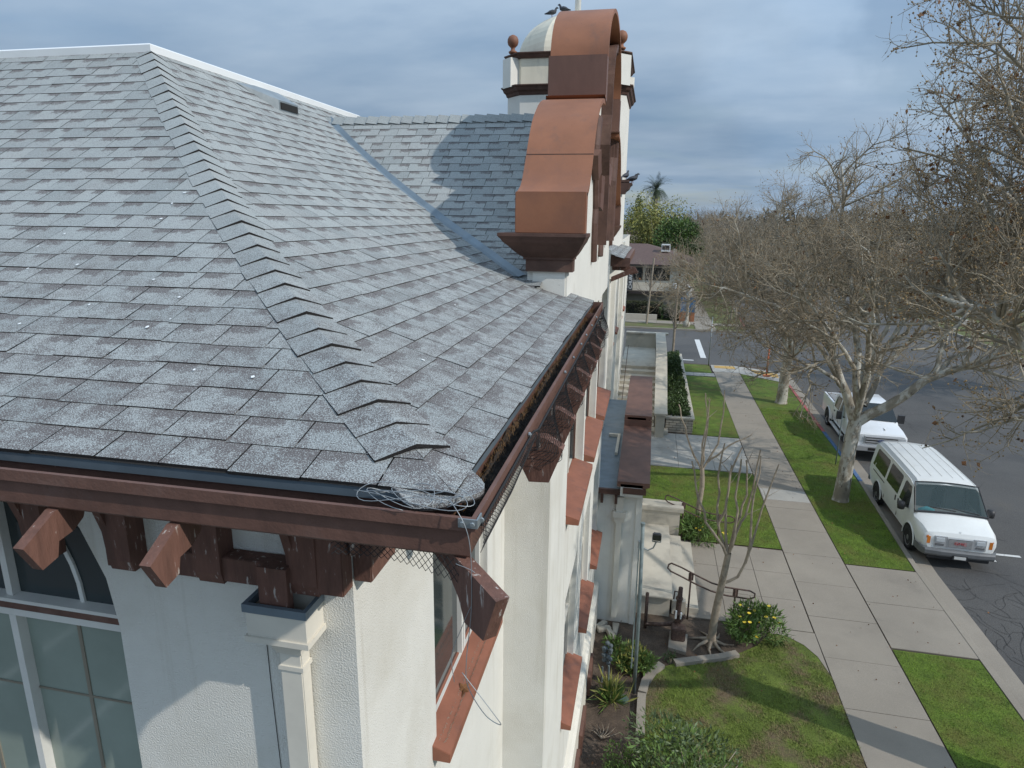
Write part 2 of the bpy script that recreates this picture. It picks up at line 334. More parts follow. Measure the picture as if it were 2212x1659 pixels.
# ================================================================== GROUND
def sheet(name, pts, z, mat):
    mb = MB(); mb.face(*[(x, y, z) for x, y in pts]); o = mb.build(name, mat); struct(o); return o
sheet('ground', [(-1500, -1500), (1500, -1500), (1500, 2500), (-1500, 2500)], -0.16, GROUND)
def kx(y): return np.interp(y, [-20, 13, 19, 26, 36, 44, 62, 67, 90, 130, 260], [8.0, 8.06, 8.1, 8.5, 8.6, 8.75, 8.9, 9.05, 10.0, 13.0, 20])
ys = [-20, 0, 13, 19, 26, 36, 44, 62, 67, 90, 130, 260]
mb = MB(); mb.strip([[(kx(y)-3, y, -0.13), (27, y, -0.13)] for y in ys]); struct(mb.build('road', ASPH))
sheet('cross_street', [(-200, 45.6), (8.9, 45.6), (8.9, 60.0), (-200, 60.0)], -0.126, ASPH)
sheet('parking_lot', [(-60, -60), (-3, -60), (-3, 1.5), (-60, 1.5)], -0.12, ASPH)
mb = MB()
for k in range(9): mb.box(-30+k*2.8, -29.88+k*2.8, -16, -10.5, -0.119, -0.115)
for k in range(9): mb.box(-30+k*2.8, -29.88+k*2.8, -6, -0.8, -0.119, -0.115)
struct(mb.build('parking_lines', PAINTW))
sheet('block_ground', [(-60, 1.5), (8.0, 1.5), (8.0, 45.5), (-60, 45.5)], -0.03, SOIL)
sheet('lawn_by_porch', [(-1, 19.2), (4.43, 19.2), (4.43, 25.3), (-1, 25.3)], 0.0, LAWN)
sheet('lawn_by_planter', [(2.35, 29.7), (4.45, 29.7), (4.45, 41.6), (2.45, 41.6)], 0.0, LAWN)
sheet('lawn_corner', [(2.45, 42.7), (4.3, 42.7), (4.3, 45.1), (2.45, 45.1)], 0.0, LAWN)
# front garden lawn, bounded by the curved edging
EDG = [(0.36, 9.0), (0.38, 10.2), (0.39, 10.92), (0.40, 11.6), (0.43, 12.1), (0.56, 12.55), (0.78, 12.9), (1.08, 13.12), (1.6, 13.35), (2.1, 13.55), (2.6, 13.85)]
sheet('lawn_front_garden', EDG+[(3.0, 14.2), (3.35, 14.75), (3.75, 14.78), (4.1, 14.5), (4.34, 14.07), (4.43, 13.4), (4.42, 2.0), (0.36, 2.0)], 0.0, LAWNB)
mb = MB(); sy = [13, 15.0]
def strip_lawn(name, y0, y1, n=6):
    mb = MB(); mb.strip([[(6.08, y, 0.0), (float(kx(y))-0.17, y, 0.0)] for y in np.linspace(y0, y1, n)]); struct(mb.build(name, LAWN))
strip_lawn('lawn_strip_near', 2, 14.75); strip_lawn('lawn_strip', 18.72, 43.0, 9)
# pavements as slabs with dark joints (real gaps over a dark sheet)
def slabs(name, x0, x1, y0, y1, ny, nx=1, mat=CONC, z=0.012, gap=0.014, skip=()):
    sheet(name+'_bed', [(x0, y0), (x1, y0), (x1, y1), (x0, y1)], -0.012, JOINT)
    mb = MB()
    for i in range(nx):
        for j in range(ny):
            if (i, j) in skip: continue
            a, b = x0+(x1-x0)*i/nx, x0+(x1-x0)*(i+1)/nx; c, d = y0+(y1-y0)*j/ny, y0+(y1-y0)*(j+1)/ny
            mb.box(a+gap/2, b-gap/2, c+gap/2, d-gap/2, -0.10, z+rnd.uniform(-0.003, 0.003))
    return struct(mb.build(name, mat))
slabs('sidewalk', 4.44, 6.05, 1.0, 45.2, 27)
slabs('sidewalk_patch', 4.46, 6.03, 22.9, 23.9, 1, 1, CONCL, 0.020)
slabs('driveway_apron', 6.07, 8.04, 14.8, 18.66, 2, 1, CONC)
slabs('porch_walk', 1.4, 4.42, 15.0, 19.1, 3, 3, CONC)
slabs('church_walk', 0.2, 4.42, 25.35, 29.6, 2, 3, CONCL)
slabs('planter_path', 2.45, 4.42, 41.7, 42.6, 1, 3, CONCL)
sheet('corner_ramp', [(4.4, 45.15), (5.9, 45.2), (8.7, 44.0), (8.7, 40.9), (6.1, 42.9), (6.06, 43.1), (4.4, 43.1)], 0.018, CONCL)
sheet('tactile_paving', [(6.9, 44.3), (8.4, 43.4), (8.3, 42.3), (7.0, 43.2)], 0.024, YELL)
sheet('tactile_paving', [(4.6, 44.95), (5.9, 45.0), (5.95, 44.2), (4.6, 44.2)], 0.024, YELL)
# the walk's rounded corner next to the front garden
mb = MB(); arc = [(3.36+0.0, 14.98), (3.4, 14.75), (3.75, 14.72), (4.08, 14.45), (4.3, 14.07), (4.42, 13.5), (4.43, 14.98)]
mb.face(*[(x, y, 0.010) for x, y in arc]); struct(mb.build('walk_corner', CONC))
# kerb in its painted stretches, gutter pan
def kerb(name, y0, y1, mat, n=6, w=0.16):
    mb = MB(); yy = np.linspace(y0, y1, n)
    rows = [[(float(kx(y))-w, y, -0.12), (float(kx(y))-w, y, 0.02), (float(kx(y))-0.02, y, 0.02), (float(kx(y)), y, 0.0), (float(kx(y))+0.02, y, -0.13)] for y in yy]
    mb.strip(rows); return struct(mb.build(name, mat))
kerb('kerb', 1, 14.7, CONC); kerb('kerb_dropped', 14.7, 18.7, CONC); kerb('kerb', 18.7, 25.5, CONC); kerb('blue_kerb', 25.5, 31.6, BLUE)
kerb('red_kerb', 31.6, 40.6, RED)
mb = MB(); mb.strip([[(float(kx(y))+0.015, y, -0.122), (float(kx(y))+0.5, y, -0.118)] for y in np.linspace(1, 43.5, 20)]); struct(mb.build('gutter_pan', CONC))
# cracks in the road
crk = MB(); rr = random.Random(3)
def crack(x, y, a, L, w=0.02):
    pts = [(x, y)]; 
    for i in range(int(L/0.16)):
        a += rr.uniform(-0.55, 0.55); x += 0.16*math.cos(a); y += 0.16*math.sin(a); pts.append((x, y))
    rows = []
    for i, (px, py) in enumerate(pts):
        q = pts[min(i+1, len(pts)-1)]; p0 = pts[max(i-1, 0)]; d = Vector((q[0]-p0[0], q[1]-p0[1])).normalized(); ww = w*rr.uniform(0.3, 1)
        rows.append([(px-d.y*ww, py+d.x*ww, -0.124), (px+d.y*ww, py-d.x*ww, -0.124)])
    crk.strip(rows)
for i in range(46):
    crack(rr.uniform(8.6, 15), rr.uniform(12, 44), rr.choice([0.2, 1.5, 1.6, 3.0, -0.3]), rr.uniform(1.5, 7), rr.uniform(0.006, 0.014))
for i in range(50): crack(rr.uniform(8.7, 10.8), rr.uniform(12, 19.0), rr.uniform(0, 6.28), rr.uniform(0.7, 2.2), 0.009)
struct(crk.build('road_cracks', TAR, recalc=False))
mb = MB()
for pts in ([(10.52, 20.1), (10.64, 20.1), (10.64, 21.2), (10.52, 21.2)], [(10.64, 20.55), (11.5, 20.55), (11.5, 20.67), (10.64, 20.67)],
            [(3.95, 48.0), (4.35, 48.0), (4.35, 55.5), (3.95, 55.5)], [(2.6, 46.9), (3.4, 46.9), (3.4, 47.15), (2.6, 47.15)],
            [(13.6, 20), (13.75, 20), (13.75, 23), (13.6, 23)]):
    mb.face(*[(x, y, -0.119) for x, y in pts])
struct(mb.build('road_markings', PAINTW))
# across the cross street
sheet('far_verge', [(-60, 60.1), (8.6, 60.1), (8.6, 66), (-60, 66)], -0.01, LAWNF)
slabs('far_sidewalk', -30, 4.3, 62.6, 64.3, 1, 20, CONC, 0.02)
slabs('far_path', 4.3, 6.1, 60.2, 130, 40, 1, CONC, 0.025)
slabs('far_path_kerbside', 6.12, 8.7, 62.6, 63.8, 1, 2, CONC, 0.025)
mb = MB(); mb.strip([[(6.1, y, 0.0), (float(kx(y))-0.15, y, 0.0)] for y in np.linspace(63.9, 130, 10)]); struct(mb.build('far_lawn_strip', LAWNF))
kerb('far_kerb', 69, 130, CONC, 8); kerb('far_red_kerb', 63, 69, RED, 4)
mb = MB(); mb.box(-60, 8.7, 59.9, 60.1, -0.13, 0.0); struct(mb.build('far_cross_kerb', CONC))
sheet('across_verge', [(27, -20), (60, -20), (60, 250), (27, 250)], 0.0, LAWNF)
mb = MB(); mb.box(26.8, 27.0, -20, 250, -0.14, 0.03); struct(mb.build('across_kerb', CONC))
slabs('across_sidewalk', 30, 31.7, 10, 150, 50, 1, CONC, 0.03)

# ================================================================== MAIN BUILDING
X1, X2, YF, YS = -1.35, -0.87, 2.67, 6.2          # recessed bay, wing wall, front wall, step
bld = thing('church_building', 'large cream stucco church building with grey shingle hip roof, curved gable and domed tower', 'church', (-5, 12, 0))
def arch_pts(b0, b1, zsp, rise, n=14):
    c, r = (b0+b1)/2, (b1-b0)/2
    return [(c-r*math.cos(math.pi*i/n), zsp+rise*math.sin(math.pi*i/n)) for i in range(n+1)]
def wall(mb, F, a0, a1, z0, z1, ops, depth, T):
    """wall rectangle with openings; F maps (a, z, d) to a point, d = depth into the wall. ops: (b0,b1,zsill,zspring,rise)"""
    ops = sorted(ops); cur = a0
    for b0, b1, zs, zp, ri in ops:
        mb.face(F(cur, z0, 0), F(b0, z0, 0), F(b0, z1, 0), F(cur, z1, 0))
        mb.face(F(b0, z0, 0), F(b1, z0, 0), F(b1, zs, 0), F(b0, zs, 0))
        top = arch_pts(b0, b1, zp, ri) if ri else [(b0, zp), (b1, zp)]
        for (p, q) in zip(top, top[1:]): mb.face(F(p[0], p[1], 0), F(q[0], q[1], 0), F(q[0], z1, 0), F(p[0], z1, 0))
        loop = [(b0, zs)]+top+[(b1, zs)]
        for p, q in zip(loop, loop[1:]+loop[:1]): mb.face(F(*p, 0), F(*q, 0), F(*q, depth), F(*p, depth))
        cur = b1
    mb.face(F(cur, z0, 0), F(a1, z0, 0), F(a1, z1, 0), F(cur, z1, 0))
FF = lambda a, z, d: (a, YF+d, z)                    # front wall
FR = lambda a, z, d: (X1-d, a, z)                    # recessed bay, faces the street
FW = lambda a, z, d: (X2-d, a, z)                    # wing wall
UPW = [(8.75-1.05, 8.75+1.05, 5.93, 7.5, 1.05), (11.05-1.05, 11.05+1.05, 5.93, 7.5, 1.05), (13.35-1.05, 13.35+1.05, 5.93, 7.5, 1.05)]
LOW = [(8.8-0.75, 8.8+0.75, 2.5, 4.5, 0), (11.15-0.75, 11.15+0.75, 2.5, 4.5, 0), (13.4-0.75, 13.4+0.75, 2.5, 4.5, 0)]
FWIN = [(-6.0, -2.77, 5.2, 7.45, 1.35), (-11.0, -7.9, 5.2, 7.45, 1.2)]
BAYW = (3.88, 5.45, 5.9, 7.9, 0.55)
m1 = MB(); wall(m1, FF, -18, X1, 4.6, 8.72, FWIN, 0.14, 0); m1.face((-18, YF, -0.2), (X1, YF, -0.2), (X1, YF, 4.6), (-18, YF, 4.6))
m1.build('wall', STUCCO, bld)
m2 = MB(); wall(m2, FR, YF, YS, 0.5, 8.72, [BAYW], 0.13, 0); m2.face((X1, YF, -0.2), (X1, YS, -0.2), (X1, YS, 0.5), (X1, YF, 0.5))
m2.face((X1, YS, -0.2), (X2, YS, -0.2), (X2, YS, 8.72), (X1, YS, 8.72)); m2.build('wall', STUCCO, bld)
m3 = MB(); wall(m3, FW, YS, 14.6, 4.6, 8.68, UPW, 0.2, 0); m3.face((X2, 6.8, 8.68), (X2, 13.5, 8.68), (X2, 13.5, 9.6), (X2, 6.8, 9.6)); wall(m3, FW, YS, 14.6, 0.0, 4.6, LOW, 0.16, 0)
m3.build('wall', STUCCO_F if False else STUCCO, bld)
X3 = -1.24
FW3 = lambda a, z, d: (X3-d, a, z)
# beyond the gable: long street wall with pilaster strips and narrow openings
FAR = [(22.9+k*3.4, 24.1+k*3.4, 5.2, 7.6, 0.5) for k in range(4)]
m4 = MB(); wall(m4, FW3, 14.6, 37.6, 4.6, 8.75, FAR, 0.2, 0); m4.face((X3, 14.6, -0.2), (X3, 37.6, -0.2), (X3, 37.6, 4.6), (X3, 14.6, 4.6)); m4.face((X3, 14.6, -0.2), (X2, 14.6, -0.2), (X2, 14.6, 9.0), (X3, 14.6, 9.0))
m4.face((X3, 37.6, -0.2), (-18, 37.6, -0.2), (-18, 37.6, 8.75), (X3, 37.6, 8.75)); m4.build('wall', STUCCO, bld)
for y in (15.3, 19.0, 22.3, 28.5):
    MB().box(X3-0.05, X3+0.14, y-0.28, y+0.28, 0, 8.70).build('pilaster', STUCCO, bld)
# water table at the foot of the street wall
sweep([(X2+0.12, YS-0.05), (X2+0.12, 14.44)], [(0, -0.2), (0, 0.98), (0.05, 1.02), (0.16, 1.04), (0.16, -0.2)]).build('water_table', CREAM, bld)
sweep([(X1+0.10, YF), (X1+0.10, YS-0.002)], [(0, -0.2), (0, 0.98), (0.04, 1.02), (0.12, 1.04), (0.12, -0.2)]).build('water_table', CREAM, bld)
for y in (7.6, 9.3, 10.4, 12.0):
    MB().box(X2+0.121, X2+0.19, y-0.4, y+0.4, 0.05, 0.5).build('vent_cover', COPPERD, bld, bevel=0.006)

def window(F, b0, b1, zs, zp, ri, dep, pane, frame=0.05, mull=(0.5,), trans=(), panel=None, mat=WFRAME):
    """window in an opening of `wall`: pane, frame bars"""
    top = arch_pts(b0, b1, zp, ri) if ri else [(b0, zp), (b1, zp)]
    loop = [(b0, zs)]+top+[(b1, zs)]
    mb = MB(); mb.face(*[F(a, z, dep-0.02) for a, z in loop]); w = mb.build('window', pane, bld)
    fr = MB(); c = ((b0+b1)/2, zs+(zp+ri-zs)*0.45)
    inner = [(a+(c[0]-a)/max(abs(c[0]-a), 1e-3)*min(frame, abs(c[0]-a)), z+math.copysign(frame, c[1]-z)) for a, z in loop]
    inner = [(max(b0+frame, min(b1-frame, a)), z) for a, z in inner]
    k = len(loop)
    for i in range(k):
        j = (i+1) % k
        fr.face(F(*loop[i], dep-0.06), F(*loop[j], dep-0.06), F(*inner[j], dep-0.06), F(*inner[i], dep-0.06))
        fr.face(F(*inner[i], dep-0.06), F(*inner[j], dep-0.06), F(*inner[j], dep), F(*inner[i], dep))
    def bar(a0, a1, z0, z1, d0=dep-0.062, d1=dep-0.015):
        p = [F(a, z, d) for d in (d0, d1) for a, z in ((a0, z0), (a1, z0), (a1, z1), (a0, z1))]
        n = len(fr.v); fr.v += p; fr.f += [tuple(n+i for i in q) for q in ((0, 1, 2, 3), (7, 6, 5, 4), (0, 4, 5, 1), (1, 5, 6, 2), (2, 6, 7, 3), (3, 7, 4, 0))]
    for t in mull:
        a = b0+(b1-b0)*t; h = zp+ri*math.sqrt(max(0, 1-((a-(b0+b1)/2)/((b1-b0)/2))**2))
        bar(a-0.022, a+0.022, zs+frame, h-frame*0.6)
    for z in trans: bar(b0+frame*0.5, b1-frame*0.5, z-0.022, z+0.022)
    fr.build('frame', mat, w); return w
window(FR, *BAYW, 0.13, DPANE, 0.045, (0.60, 0.64), ())
for b in UPW: window(FW, *b, 0.2, DPANE, 0.06, (0.33, 0.66), (7.5,), mat=CREAM)
for b in LOW: window(FW, *b, 0.16, DPANE, 0.05, (0.5,), (3.5,), mat=CREAM)
for b in FAR: window(FW3, *b, 0.2, DPANE, 0.05, (0.5,), (7.6,), mat=CREAM)
# brown casing strips inside the upper windows
for b in UPW:
    for e, s in ((b[1]-0.10, 1), (b[0]+0.10, -1), ((b[0]+b[1])/2-0.12, 1)):
        MB().box(X2-0.139, X2-0.118, e-0.03, e+0.03, b[2]+0.06, b[3]).build('casing', BROWN, bld)
# sills: sloped terracotta-painted boards
def sill(F, b0, b1, z, out=0.10, h=0.075, dep=0.12):
    prof = [(dep, z+0.035), (-out, z-0.055), (-out, z-0.055-h), (0.0, z-0.055-h), (0.0, z-0.02), (dep, z-0.02)]
    mb = MB(); a, b = [F(b0, zz, d) for d, zz in prof], [F(b1, zz, d) for d, zz in prof]
    mb.extr(a, Vector(b[0])-Vector(a[0])); return mb.build('sill', SILL, bld, bevel=0.004)
sill(FR, 3.78, 5.55, 5.92, 0.135, 0.08)
for b in UPW: sill(FW, b[0]+0.02, b[1]-0.06, 5.96, 0.17, 0.08, 0.15)
for b in LOW: sill(FW, b[0]-0.05, b[1]+0.05, 2.53, 0.15)
for b in FAR: sill(FW3, b[0]-0.05, b[1]+0.05, 5.23, 0.09)

# front arched window: dark head light, brown transom, pale lower lights
def front_window(b0, b1, zs, zp, ri):
    d = 0.14; zt = 7.40
    top = arch_pts(b0, b1, zp, ri, 20)
    mb = MB(); mb.face(*[FF(a, z, d-0.03) for a, z in [(b0, zt)]+top+[(b1, zt)]]); w = mb.build('window', DPANE, bld)
    mb = MB(); mb.face(FF(b0, zs, d-0.03), FF(b1, zs, d-0.03), FF(b1, zt, d-0.03), FF(b0, zt, d-0.03)); mb.build('pane', WPANE, w)
    t = MB(); t.box(b0, b1, YF+0.045, YF+d, zt+0.02, zt+0.075); t.build('transom', BROWN, w, bevel=0.004)
    f = MB(); f.box(b0, b1, YF+0.03, YF+d, zt+0.077, zt+0.10); f.box(b0, b1, YF+0.05, YF+d, zt-0.025, zt+0.018)
    for a in (b1-0.80, b1-1.6, b1-2.4):
        f.box(a-0.024, a+0.024, YF+0.05, YF+d, zs, zt-0.026)
        f.box(a-0.022, a+0.022, YF+0.06, YF+d, zt+0.101, zp+ri*0.75)
    c, r = (b0+b1)/2, (b1-b0)/2
    ar = arch_pts(b1-0.80-0.45+0.02, b1-0.80+0.47, zt+0.1, 0.62, 16)
    for p, q in zip(ar[8:], ar[9:]):
        v = Vector((q[0]-p[0], q[1]-p[1])).normalized(); n = Vector((-v.y, v.x))*0.014
        f.extr([(p[0]-n.x, YF+d-0.045, p[1]-n.y), (q[0]-n.x, YF+d-0.045, q[1]-n.y), (q[0]+n.x, YF+d-0.045, q[1]+n.y), (p[0]+n.x, YF+d-0.045, p[1]+n.y)], (0, 0.014, 0))
    f.build('frame', WFRAME, w)
    g = MB()
    for a in (b1-0.40, b1-1.2): g.box(a-0.012, a+0.012, YF+d-0.036, YF+d-0.029, zs, zt-0.03)
    g.box(b0, b1, YF+d-0.037, YF+d-0.0295, 6.83, 6.842)
    g.build('glazing_bar', mk('tan_bar', (0.24, 0.21, 0.16), 0.7), w)
for b in FWIN: front_window(*b)

# ------------------------------------------------------------------ main roof
EX, EY, EZ, UM = -0.59, 1.92, 8.80, 4.93           # shingle edge on the street side / front, its height, plan run to the top
zr = lambda u: EZ+0.283*u+0.0496*u*u
def clip(poly, f):
    out = []
    for i in range(len(poly)):
        a, b = poly[i], poly[(i+1) % len(poly)]; fa, fb = f(a), f(b)
        if fa >= 0: out.append(a)
        if (fa >= 0) != (fb >= 0):
            t = fa/(fa-fb); out.append((a[0]+(b[0]-a[0])*t, a[1]+(b[1]-a[1])*t))
    return out
class Tabs:
    """courses of overlapping shingle tabs over a flared slope; (x along the eave, u plan run)"""
    def __init__(s): s.v = []; s.f = []; s.t = []
    def slope(s, P, zf, x0, x1, umax, rows, tabw, clips, seed, lift=0.0075):
        rg = random.Random(seed)
        us = rows(umax)
        def nrm(u):
            g = (zf(u+0.01)-zf(u-0.01))/0.02; return (-g/math.hypot(1, g), 1/math.hypot(1, g))
        for i in range(len(us)-1):
            ua, ub = us[i], us[i+1]; x = x0-tabw*((i*0.47+rg.uniform(-0.06, 0.06)) % 1.0); ub2 = min(umax, ub+0.03)
            wav = rg.uniform(0, 6)
            while x < x1:
                w = tabw*rg.choice([1, 1, 1, 1, 0.96, 1.04, 0.62] if rg.random() < 0.3 else [1]); xe = x+w-0.006
                j = rg.uniform(-0.005, 0.005)+0.004*math.sin(x*1.7+wav)
                poly = [(x, ua+j), (xe, ua+j), (xe, ub2), (x, ub2)]
                for c in clips: poly = clip(poly, c) if poly else poly
                if len(poly) >= 3:
                    lf = lift*rg.uniform(0.75, 1.3); tn = rg.random()**0.8; n0 = len(s.v)
                    fl = rg.random() < 0.5
                    def pt(px, pu, l):
                        a, b = nrm(pu); return P(px, pu+a*l, zf(pu)+b*l)
                    for px, pu in poly:
                        k = (pu-ua)/(ub-ua); s.v.append(pt(px, pu, lf*(1-0.85*min(1, max(0, k)))+0.001))
                        q = (px-x)/w; s.t.append((1-q if fl else q, k, tn))
                    s.f.append(tuple(range(n0, n0+len(poly))))
                    for a in range(len(poly)):
                        b = (a+1) % len(poly)
                        if abs(poly[a][1]-(ua+j)) < 1e-6 and abs(poly[b][1]-(ua+j)) < 1e-6:
                            n1 = len(s.v); s.v += [s.v[n0+a], s.v[n0+b], pt(*poly[b], -0.006), pt(*poly[a], -0.006)]
                            s.t += [(0.9, 0.95, -1.0)]*4; s.f.append((n1, n1+1, n1+2, n1+3))
                x += w
    def build(s, name, parent):
        me = bpy.data.meshes.new(name); me.from_pydata(s.v, [], s.f)
        bm = bmesh.new(); bm.from_mesh(me); bm.normal_update()
        for f in bm.faces:
            if f.normal.z < -0.2: f.normal_flip()
        bm.to_mesh(me); bm.free()
        a = me.attributes.new('tab', 'FLOAT_VECTOR', 'POINT'); a.data.foreach_set('vector', np.array(s.t, np.float32).ravel())
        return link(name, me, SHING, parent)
def rows_main(um):
    us = [0.0]; e = 0.172
    while us[-1] < um:
        u = us[-1]; g = 0.283+0.0992*u; us.append(u+(e+0.010*min(u, 2.0))/math.hypot(1, g))
    us[-1] = um; return us
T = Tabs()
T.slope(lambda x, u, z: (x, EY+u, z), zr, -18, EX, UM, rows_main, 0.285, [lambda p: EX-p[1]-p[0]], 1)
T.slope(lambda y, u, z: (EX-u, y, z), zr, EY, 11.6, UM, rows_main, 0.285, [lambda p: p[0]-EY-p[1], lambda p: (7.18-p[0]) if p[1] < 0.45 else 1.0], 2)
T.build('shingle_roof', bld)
# dark felt just under the tabs, and the flat deck with its white metal edge
mb = MB(); us = [UM*i/14 for i in range(15)]
mb.strip([[(-18, EY+u, zr(u)-0.004), (EX-u, EY+u, zr(u)-0.004)] for u in us])
mb.strip([[(EX-u, EY+u, zr(u)-0.004), (EX-u, 7.2 if u < 0.45 else 11.8, zr(u)-0.004)] for u in us]); mb.build('roof_felt', DARK, bld, recalc=False)
AX, AY, AZ = EX-UM, EY+UM, zr(UM)
sweep([(-18, AY), (AX, AY), (AX, 12.2)], [(-0.03, AZ-0.03), (-0.035, AZ+0.055), (0.0, AZ+0.075), (0.3, AZ+0.075), (0.3, AZ-0.03)]).build('ridge_flashing', WHITEM, bld)
MB().box(-18, AX-0.31, AY+0.31, 30, AZ-0.06, AZ+0.03).build('flat_deck', CONCL, bld)
# hip caps: folded shingles stepping up the hip
def hip_caps():
    T = Tabs(); u = 0.20; i = 0; rg = random.Random(5); st = []
    while u < UM-0.02: st.append(u); u += (0.128+0.010*min(u, 2))*0.98
    for i, u in enumerate(st):
        ue = min(UM, u+0.21); hw = 0.135*rg.uniform(0.94, 1.06); tn = rg.uniform(0.25, 0.9)
        l0, l1 = 0.027*rg.uniform(0.92, 1.08), 0.002; off = rg.uniform(-0.012, 0.012)
        for side in (0, 1):
            def P(uu, w, l):
                uu2 = uu+off*(0.4 if side else -0.4)
                # w = distance from the hip along the slope's own eave direction and half up-slope so that the piece is square to the hip
                uq = uu-w*0.42; z = zr(uq) if uq > 0 else EZ+0.283*uq
                if side == 0: return (EX-uu-w*0.62, EY+uq, z+l)
                return (EX-uq, EY+uu+w*0.62, z+l)
            n0 = len(T.v); fold = 0.9
            T.v += [P(u, 0, l0+0.006), P(u, hw*1.5, l0-0.012), P(ue, hw*1.5, l1), P(ue, 0, l1+0.006)]
            T.t += [(0.2, 0.2, tn), (0.1, 0.1, tn), (0.1, 0.62, tn), (0.2, 0.62, tn)]; T.f.append((n0, n0+1, n0+2, n0+3))
            n0 = len(T.v); T.v += [P(u, 0, l0+0.006), P(u, hw*1.5, l0-0.012), P(u+0.004, hw*1.5, l0-0.028), P(u+0.004, 0, l0-0.012)]
            T.t += [(0.9, 0.95, -1.0)]*4; T.f.append((n0, n0+1, n0+2, n0+3))
            n0 = len(T.v); T.v += [P(u, hw*1.5, l0-0.012), P(ue, hw*1.5, l1), P(ue, hw*1.5, -0.002), P(u, hw*1.5, -0.002)]
            T.t += [(0.9, 0.95, -1.0)]*4; T.f.append((n0, n0+1, n0+2, n0+3))
    o = T.build('hip_cap', bld)
    # the rounded last piece at the corner
    T2 = Tabs(); n = 16; dirv = Vector((1, -1)).normalized(); sd = Vector((1, 1)).normalized()
    top = []; c0 = Vector((EX-0.16, EY+0.16))
    pts = [(-0.06, -0.15), (-0.06, 0.15)]+[(0.15+0.15*math.sin(math.pi*i/10)*0.75, 0.15*math.cos(math.pi*i/10)) for i in range(11)]
    for a, s in pts:
        p = c0+dirv*a+sd*s; top.append((p.x, p.y, EZ+0.048-0.16*a-abs(s)*0.18))
    T2.v = top+[(x, y, z-0.022) for x, y, z in top]; k = len(top)
    T2.f = [tuple(range(k))]+[(i, (i+1) % k, k+(i+1) % k, k+i) for i in range(k)]
    T2.t = [(0.2, 0.2, 0.75)]*k+[(0.9, 0.95, -1.0)]*k; T2.build('corner_cap', bld)
hip_caps()
mb = MB(); rg = random.Random(31)
for k in range(26):
    u = rg.uniform(0.1, 2.6); x = rg.uniform(-4.2, EX-u-0.3); r_ = rg.uniform(0.005, 0.012); z = zr(u)+0.012
    mb.face(*[(x+r_*math.cos(a)*rg.uniform(.6, 1.3), EY+u+r_*math.sin(a), z+0.4*r_*math.sin(a)+0.004) for a in np.linspace(0, 5.4, 7)])
for k in range(12):
    u = rg.uniform(0.1, 2.6); y = rg.uniform(EY+u+0.3, 6.5); r_ = rg.uniform(0.005, 0.011); z = zr(u)+0.012
    mb.face(*[(EX-u+r_*math.cos(a), y+r_*math.sin(a)*rg.uniform(.6, 1.3), z-0.4*r_*math.cos(a)+0.004) for a in np.linspace(0, 5.4, 7)])
mb.build('droppings', WHITEM, bld, recalc=False)['kind'] = 'stuff'
# low roof vent near the ridge
vt = MB(); vy0, vy1 = 8.45, 9.05; u0, u1 = 4.42, 4.8
vt.strip([[(EX-u1, vy0-0.25, zr(u1)+0.02), (EX-u1, vy1, zr(u1)+0.02)], [(EX-u1+0.1, vy0, zr(u1-0.1)+0.10), (EX-u1+0.1, vy1, zr(u1-0.1)+0.10)], [(EX-u0, vy0+0.1, zr(u0)+0.14), (EX-u0, vy1, zr(u0)+0.14)], [(EX-u0, vy0+0.1, zr(u0)), (EX-u0, vy1, zr(u0))]])
vt.face((EX-u1, vy0-0.25, zr(u1)+0.02), (EX-u1+0.1, vy0, zr(u1-0.1)+0.10), (EX-u0, vy0+0.1, zr(u0)+0.14), (EX-u0, vy0+0.1, zr(u0)))
vt.face((EX-u1, vy1, zr(u1)+0.02), (EX-u1+0.1, vy1, zr(u1-0.1)+0.10), (EX-u0, vy1, zr(u0)+0.14), (EX-u0, vy1, zr(u0)))
v = vt.build('roof_vent', STEELG, bld, recalc=False)
MB().box(EX-u0-0.02, EX-u0+0.012, vy0+0.14, vy1-0.03, zr(u0)+0.03, zr(u0)+0.115).build('vent_dark_opening', DARK, v)  # flat dark panel stands in for the vent's shaded opening

# ------------------------------------------------------------------ eaves: drip edge, gutter, fascia, soffit
PATH = [(-18, 1.82), (-0.49, 1.82), (-0.49, 7.28)]
sweep(PATH, [(0.104, 8.797), (0.110, 8.752), (0.120, 8.752), (0.116, 8.797)]).build('drip_edge', METALG, bld)
sweep(PATH, [(0, 8.770), (0.0, 8.726), (0.022, 8.716), (0.026, 8.626), (0.032, 8.618), (0.135, 8.618), (0.135, 8.742), (0.131, 8.742), (0.131, 8.624), (0.034, 8.624), (0.03, 8.723), (0.016, 8.733), (0.016, 8.770)]).build('gutter', BROWN, bld)
MB().box(-0.62, -0.492, 7.27, 7.285, 8.63, 8.78).build('gutter_end_cap', BROWN, bld)
MB().box(-0.62, -0.492, 6.5, 6.51, 8.63, 8.76).build('gutter_joint', BROWN, bld)
sweep(PATH, [(0.14, 8.60), (0.14, 8.79), (0.165, 8.79), (0.165, 8.60)]).build('fascia', DKBROWN, bld)  # darker brown painted in for the shade behind the gutter
sweep([(-18, 1.82), (-0.7, 1.82)], [(0.036, 8.634), (0.036, 8.66), (0.128, 8.67), (0.128, 8.634)]).build('gutter_shade_strip', DEBRIS_SHADE, bld)  # dark strip added so the empty front gutter reads shaded inside
sweep([(-18, 1.82), (-0.49, 1.82), (-0.49, 7.28)], [(0.166, 8.72), (0.166, 8.745), (0.86, 8.745), (0.86, 8.72)]).build('soffit', DKBROWN, bld)
